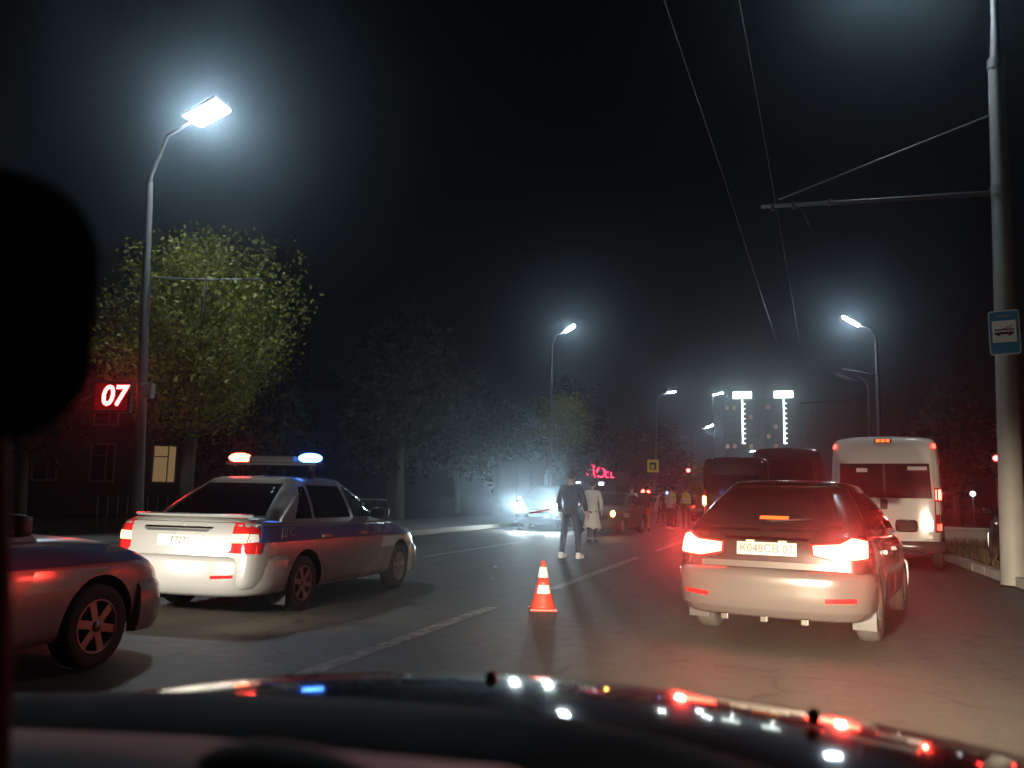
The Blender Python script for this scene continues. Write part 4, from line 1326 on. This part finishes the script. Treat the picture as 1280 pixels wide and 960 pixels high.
def person(label, loc, rz, h, top, legs, shoe, hairm=None, group='people standing in the road', spread=.11, stride=.0,
           arms=(((.27, .0, 1.14), (.25, -.06, .90)), ((.27, .02, 1.14), (.24, -.10, .90))), skirt=None, bulk=1.0, cap=None, bare=False, head_turn=0.0, coat=None, vest=False):
    """faces -y before turning; arms = right elbow and wrist, left elbow and wrist (left mirrored)"""
    t = thing('person', label, 'person', loc, rz, group)
    t.scale = (h / 1.75,) * 3
    # one continuous body: pelvis, trunk, neck, head, arms with hands, legs
    P, E, Rr = [], [], []
    def add(p, r, par=None):
        P.append(Vector(p)); Rr.append(r)
        if par is not None: E.append((par, len(P) - 1))
        return len(P) - 1
    pel = add((0, 0, .95), (.135, .10))
    ab = add((0, .0, 1.12), (.125, .09), pel)
    ch = add((0, .0, 1.32), (.15, .10), ab)
    nk = add((0, .01, 1.47), (.055, .055), ch)
    n2 = add((0, -.005, 1.53), (.052, .055), nk)
    ct, st_ = math.cos(head_turn), math.sin(head_turn)
    hd = lambda x, y, z: (x * ct - y * st_, x * st_ + y * ct, z)
    jaw = add(hd(0, -.02, 1.585), (.062, .075), n2)
    hm = add(hd(0, -.008, 1.655), (.074, .092), jaw)
    cr = add(hd(0, .006, 1.725), (.050, .062), hm)
    add(hd(0, -.112, 1.635), (.014, .014), add(hd(0, -.092, 1.645), (.02, .02), hm))
    for s in (-1, 1): add(hd(s * .083, .0, 1.64), (.010, .02), hm)
    wr_ = []
    for s, (el, wr) in zip((1, -1), arms):
        sh = add((s * .185, 0, 1.41), .062, ch)
        e = add((s * el[0], el[1], el[2]), .044, sh)
        w = add((s * wr[0], wr[1], wr[2]), .029, e)
        wr_.append((s, el, wr))
        d = (Vector(P[w]) - Vector(P[e])).normalized()
        pm = add(Vector(P[w]) + d * .055, (.040, .020), w)
        side = d.cross(Vector((s, .25, .1))).normalized()
        for k, (off, L) in enumerate(((-.030, .072), (-.010, .082), (.011, .077), (.030, .060))):
            b0 = Vector(P[pm]) + d * .045 + side * off
            k1 = b0 + d * L * .5
            k2 = k1 + (d * .75 + Vector((-s * .5, 0, 0))).normalized() * L * .5
            add(k2, .0068, add(k1, .0078, add(b0, .0088, pm)))
        b0 = Vector(P[w]) + d * .03 + side * -.034
        add(b0 + (d * .7 + side * -.5).normalized() * .055, .0085, add(b0, .011, pm))
    for s in (1, -1):
        hp = add((s * .09, 0, .88), .088, pel)
        kn = add((s * (spread * .9), -.02 + s * stride * .4, .49), .058, hp)
        an = add((s * spread, .03 + s * stride, .09), .038, kn)
        add((s * (spread + .015), -.10 + s * stride, .04), (.035, .028), an)
    skinned('body', P, E, Rr, M['skin'], t, 1)
    # hair
    bm = bmesh.new()
    bmesh.ops.create_uvsphere(bm, u_segments=14, v_segments=9, radius=1)
    for v in list(bm.verts):
        if v.co.z < -.25 and v.co.y < .2: v.co.y = .2
    bmesh.ops.transform(bm, matrix=Matrix.Rotation(head_turn, 4, 'Z') @ Matrix.Translation((0, .022, 1.685)) @ Matrix.Diagonal((.092, .102, .094, 1)), verts=bm.verts)
    obj('hair', bm, hairm or M['hair'], t, smooth=True)
    if cap:
        bm = bmesh.new()
        lathe(bm, [(.098, 1.70), (.10, 1.735), (.118, 1.775), (.10, 1.80), (.001, 1.80)], 'z', 18, 0, (0, .01, 0))
        box(bm, -.07, .07, -.17, -.085, 1.705, 1.72, .005)
        bmesh.ops.transform(bm, matrix=Matrix.Rotation(head_turn, 4, 'Z'), verts=bm.verts)
        obj('cap', bm, cap, t, smooth=True, angle=50)
    # jacket or shirt
    P, E, Rr = [], [], []
    q = bulk
    a0 = add((0, 0, .80), (.15 * q, .12 * q))
    a = add((0, 0, .90), (.172 * q, .13 * q), a0)
    b = add((0, 0, 1.08), (.158 * q, .12 * q), a)
    c = add((0, 0, 1.32), (.178 * q, .132 * q), b)
    add((0, .012, 1.475), (.075, .075), c)
    for s, (el, wr) in zip((1, -1), arms):
        sh = add((s * .19, 0, 1.405), .080 * q, c)
        e = add((s * el[0], el[1], el[2]), .062 * q, sh)
        w = Vector((s * wr[0], wr[1], wr[2])); ev = Vector(P[e])
        add(ev.lerp(w, .55 if bare else .95), .047 * q, e)
    skinned('jacket', P, E, Rr, top, t, 1)
    if vest:
        bm = bmesh.new()
        pr = [(.215, 1.02), (.213, 1.12), (.222, 1.25), (.228, 1.36), (.20, 1.44), (.10, 1.50)]
        lathe(bm, pr, 'z', 24)
        bmesh.ops.transform(bm, matrix=Matrix.Diagonal((.98, .76, 1, 1)), verts=bm.verts)
        vo = obj('vest', bm, M['hivis'], t, smooth=True)
        for z, r in ((1.10, .2165), (1.22, .2235)):
            bm = bmesh.new(); lathe(bm, [(r + .002, z - .028), (r + .006, z + .028)], 'z', 24)
            bmesh.ops.transform(bm, matrix=Matrix.Diagonal((.98, .76, 1, 1)), verts=bm.verts)
            obj('reflective_band', bm, M['reflex'], vo, smooth=True)
    if skirt:
        m, zt, zb, r0, r1 = skirt
        bm = bmesh.new()
        n = 40
        rows = []
        for i in range(7):
            z = zt + (zb - zt) * i / 6
            r = r0 + (r1 - r0) * (i / 6) ** .9
            rows.append([bm.verts.new((math.cos(2 * PI * k / n) * r * (1 + .07 * i / 6 * math.sin(k * 2.2 + .7)), math.sin(2 * PI * k / n) * r * .74 * (1 + .07 * i / 6 * math.sin(k * 2.2 + .7)), z + (.03 * math.sin(k * .9) if i == 6 else 0))) for k in range(n)])
        for ra, rb in zip(rows, rows[1:]):
            for k in range(n): bm.faces.new((ra[k], rb[k], rb[(k + 1) % n], ra[(k + 1) % n]))
        bm.faces.new(rows[0])
        bmesh.ops.recalc_face_normals(bm, faces=bm.faces)
        obj('coat_skirt', bm, m, t, smooth=True)
    if legs:
        m, zend = legs
        P, E, Rr = [], [], []
        a = add((0, 0, 1.0), (.15, .115))
        for s in (1, -1):
            hp = add((s * .095, 0, .86), .108, a)
            kn = Vector((s * (spread * .9), -.02 + s * stride * .4, .49)); an = Vector((s * spread, .03 + s * stride, .06))
            if zend < .45:
                k = add(kn, .080, hp)
                add(kn.lerp(an, (.49 - zend) / .39), .062, k)
            else: add(Vector(P[hp]).lerp(kn, (.86 - zend) / .37), .090, hp)
        skinned('trousers', P, E, Rr, m, t, 1)
    for s in (1, -1):
        bm = bmesh.new()
        x, y0 = s * (spread + .008), s * stride
        box(bm, x - .048, x + .048, -.175 + y0, .085 + y0, 0, .075, .028)
        box(bm, x - .042, x + .042, -.02 + y0, .08 + y0, .05, .125, .025)
        obj('shoe', bm, shoe, t, smooth=True, angle=60)
    return t

hang = (((.27, .0, 1.14), (.25, -.06, .90)), ((.27, .02, 1.14), (.24, -.10, .90)))
pk = (((.27, .06, 1.16), (.20, -.10, .98)), ((.27, .06, 1.16), (.20, -.10, .98)))
hold = (((.26, .04, 1.16), (.21, -.20, 1.10)), ((.28, .02, 1.14), (.25, -.05, .90)))
out_ = (((.30, .02, 1.17), (.42, -.06, 1.02)), ((.27, .02, 1.14), (.24, -.08, .90)))
person('person in dark jacket and dark trousers with white shoes, nearest in the road', (-4.28, 16.9, .001), R(172), 1.78, M['dark_cloth'], (M['dark_cloth'], .12), M['white_shoe'], spread=.17, stride=.03, arms=(hang[0], (((.29, .02, 1.15), (.32, -.07, .93)))), bulk=1.12, head_turn=R(20))
person('person in a long pale coat standing beside the two dark figures', (-5.18, 22.9, .001), R(175), 1.72, M['pale_cloth'], (M['dark_cloth'], .15), M['dark_cloth'], M['brown_cloth'], arms=hang, skirt=(M['pale_cloth'], .95, .42, .165, .26), bulk=1.06, spread=.09)
person('person in a pale jacket at the left of the far group', (-5.95, 33.5, .001), R(160), 1.74, M['pale_cloth'], (M['dark_cloth'], .12), M['dark_cloth'], arms=hold)
person('person in dark top and orange shorts with bare legs in the far group', (-5.25, 32.6, .001), R(185), 1.76, M['navy_cloth'], (M['orange_cloth'], .55), M['dark_cloth'], arms=hang, bulk=1.05)
person('person in light shirt between the orange shorts and the officer', (-4.75, 35.6, .001), R(120), 1.70, M['pale_cloth'], (M['navy_cloth'], .12), M['white_shoe'], arms=pk)
person('officer in yellow reflective vest standing left of the brown hatchback', (-4.15, 36.5, .001), R(190), 1.80, M['navy_cloth'], (M['navy_cloth'], .12), M['dark_cloth'], cap=M['navy_cloth'], arms=out_, vest=True)
person('officer in yellow vest at the back of the far group under the yellow sign', (-5.0, 39.0, .001), R(150), 1.78, M['navy_cloth'], (M['navy_cloth'], .12), M['dark_cloth'], cap=M['navy_cloth'], arms=hang, vest=True)
person('person in dark coat at the far left of the group, under the red beacons', (-6.6, 37.0, .001), R(200), 1.75, M['dark_cloth'], (M['dark_cloth'], .12), M['dark_cloth'], arms=pk)
person('person in a brown jacket behind the orange shorts in the far group', (-5.6, 40.5, .001), R(20), 1.72, M['brown_cloth'], (M['dark_cloth'], .12), M['dark_cloth'], arms=hang)
person('person in a pale shirt walking at the very back of the far group', (-6.3, 44.0, .001), R(140), 1.74, M['pale_cloth'], (M['navy_cloth'], .12), M['dark_cloth'], arms=hang, stride=.10)
# reddish baton in the hand of the nearest person
t = thing('traffic_baton', 'dull red striped baton held by the nearest dark figure', 'baton', (-4.68, 16.95, 1.0), R(0))
obj('shaft', tb([(-.02, 0, .0), (-.50, .02, -.10)], [.022, .022], 12), M['red_lens'], t, smooth=True)
obj('grip', tb([(.14, 0, .03), (-.02, 0, .0)], [.018, .018], 10), M['plastic'], t, smooth=True)

# debris on the road
def shard(x, y, s, label):
    bm = bmesh.new()
    v = [bm.verts.new((rnd.uniform(-s, s), rnd.uniform(-s, s), rnd.uniform(.0, s * .7))) for _ in range(9)]
    bmesh.ops.convex_hull(bm, input=v)
    o = obj('road_debris', bm, M['cone_white'])
    o.location = (x, y, .003)
    tag(o, label, 'debris', 'scraps of debris on the road')
shard(-4.6, 17.6, .07, 'pale scrap of debris left of the nearest white shoes')
shard(-3.35, 11.6, .025, 'tiny pale shard on the road above the cone')
shard(-4.9, 14.0, .03, 'small shard on the road left of the cone, farther away')
shard(-4.3, 12.2, .022, 'tiny shard on the road left of the cone, nearer')

# ------------------------------------------------------------------ the car the picture is taken from
own = thing('camera_car', 'dark car seen from its front seat, bonnet and dashboard along the bottom edge', 'car', (0, 0, 0), R(-10))
def hood_z(x, y):
    xx = x + .41
    return .995 - .0509 * (y - 1) - .25 * (y - 1) ** 2 - .1158 * xx * xx - .0086 * xx ** 4
bm = bmesh.new()
nx, ny = 60, 44
g_ = [[bm.verts.new((-1.28 + 1.74 * i / nx, .80 + 1.32 * j / ny, hood_z(-1.28 + 1.74 * i / nx, .80 + 1.32 * j / ny))) for i in range(nx + 1)] for j in range(ny + 1)]
for j in range(ny):
    for i in range(nx): bm.faces.new((g_[j][i], g_[j][i + 1], g_[j + 1][i + 1], g_[j + 1][i])).smooth = True
low = {}
for e in [e for e in bm.edges if len(e.link_faces) == 1]:
    lp = e.link_loops[0]
    a, b = lp.vert.co, lp.link_loop_next.vert.co
    bm.faces.new([bm.verts.new(p) for p in (b, a, (a.x, a.y, a.z - .10), (b.x, b.y, b.z - .10))])
obj('bonnet', bm, M['hood'], own)
for x, dz in ((-.62, .003), (-.17, .012)):
    bm = bmesh.new()
    bmesh.ops.create_uvsphere(bm, u_segments=14, v_segments=8, radius=1)
    bmesh.ops.transform(bm, matrix=Matrix.Translation((x, 1.10, hood_z(x, 1.10) + dz)) @ Matrix.Diagonal((.008, .012, .010, 1)), verts=bm.verts)
    obj('washer_nozzle', bm, M['plastic'], own, smooth=True)
bm = bmesh.new()
box(bm, -1.27, .45, 1.92, 2.16, .22, .52, .05)
obj('bumper', bm, M['hood'], own, smooth=True, angle=50)
for s in (-1, 1):
    hl = obj('headlight', bx(-.41 + s * .62 - .17, -.41 + s * .62 + .17, 2.02, 2.14, .54, .69, .03), M['clear_lens'], own, smooth=True, angle=50)
    spot(own, (-.41 + s * .62, 2.20, .62), (-.41 + s * .70, 12, -.02), 4 * PI * 430, 90, 1.0, (1.0, .84, .60), (1, .24), .05)
# dashboard: far lip and the paler pad in front of it
lip = [(-1.30, .95), (-1.151, .97), (-.784, 1.017), (-.562, 1.038), (-.382, 1.051), (-.256, 1.051), (-.147, 1.038), (.05, .995), (.40, .90)]
bm = bmesh.new()
rows = []
for x, z in lip: rows.append([bm.verts.new(p) for p in ((x, .74, z - .12), (x, .735, z - .012), (x, .72, z), (x, .69, z - .006), (x, .53, z - .045), (x, .53, z - .2))])
for a_, b__ in zip(rows, rows[1:]):
    for k in range(5): bm.faces.new((a_[k], b__[k], b__[k + 1], a_[k + 1])).smooth = True
bmesh.ops.recalc_face_normals(bm, faces=bm.faces)
obj('dashboard', bm, M['dash'], own)
pad = [(-1.1, .99), (-.806, 1.024), (-.55, 1.054), (-.353, 1.07), (-.265, 1.077), (-.1, 1.065), (.3, 1.02)]
bm = bmesh.new()
rows = []
for x, z in pad: rows.append([bm.verts.new(p) for p in ((x, .505, z - .12), (x, .505, z - .008), (x, .495, z), (x, .36, z + .012), (x, .20, z - .05), (x, .20, z - .15))])
for a_, b__ in zip(rows, rows[1:]):
    for k in range(5): bm.faces.new((a_[k], b__[k], b__[k + 1], a_[k + 1])).smooth = True
bmesh.ops.recalc_face_normals(bm, faces=bm.faces)
obj('dashboard_pad', bm, M['dash_pad'], own)
bm = bmesh.new()
bmesh.ops.create_uvsphere(bm, u_segments=24, v_segments=12, radius=1)
bmesh.ops.transform(bm, matrix=Matrix.Translation((-.378, .42, 1.066)) @ Matrix.Diagonal((.082, .03, .025, 1)), verts=bm.verts)
obj('instrument_cowl', bm, M['dash'], own, smooth=True)
mo = obj('rear_view_mirror', rrect(.125, .073, .045, .0, .035, 0, 0, 9), M['plastic'], own)
mo.location = (-.490, .184, 1.346)
mo.rotation_euler = (R(3), 0, R(59))
obj('mirror_glass', rrect(.114, .063, .038, -.004, -.0005, 0, 0, 9), M['glass'], mo)
obj('mirror_stem', tb([(-.04, .02, .07), (-.045, .03, .10), (-.10, .10, .17)], [.020, .022, .014], 12), M['plastic'], mo, smooth=True)
obj('pillar_trim', tb([(-.562, .30, 1.32), (-.537, .30, 1.18), (-.514, .30, 1.02)], [.022, .024, .024], 12), M['trim_lit_red'], own, smooth=True)

# ------------------------------------------------------------------ added haze, stands in for lens and windscreen bloom round the lamps
hz = bpy.data.materials.new('bloom_haze')
hz.use_nodes = True
nt = hz.node_tree
nt.nodes.clear()
o_ = nt.nodes.new('ShaderNodeOutputMaterial')
v_ = nt.nodes.new('ShaderNodeVolumePrincipled')
v_.inputs['Color'].default_value = (.70, .86, 1.0, 1)
v_.inputs['Density'].default_value = HAZE
v_.inputs['Anisotropy'].default_value = .93
nt.links.new(v_.outputs[0], o_.inputs['Volume'])
tag(obj('haze', bx(-430, 430, -70, 710, -1.1, 44), hz), kind='stuff')
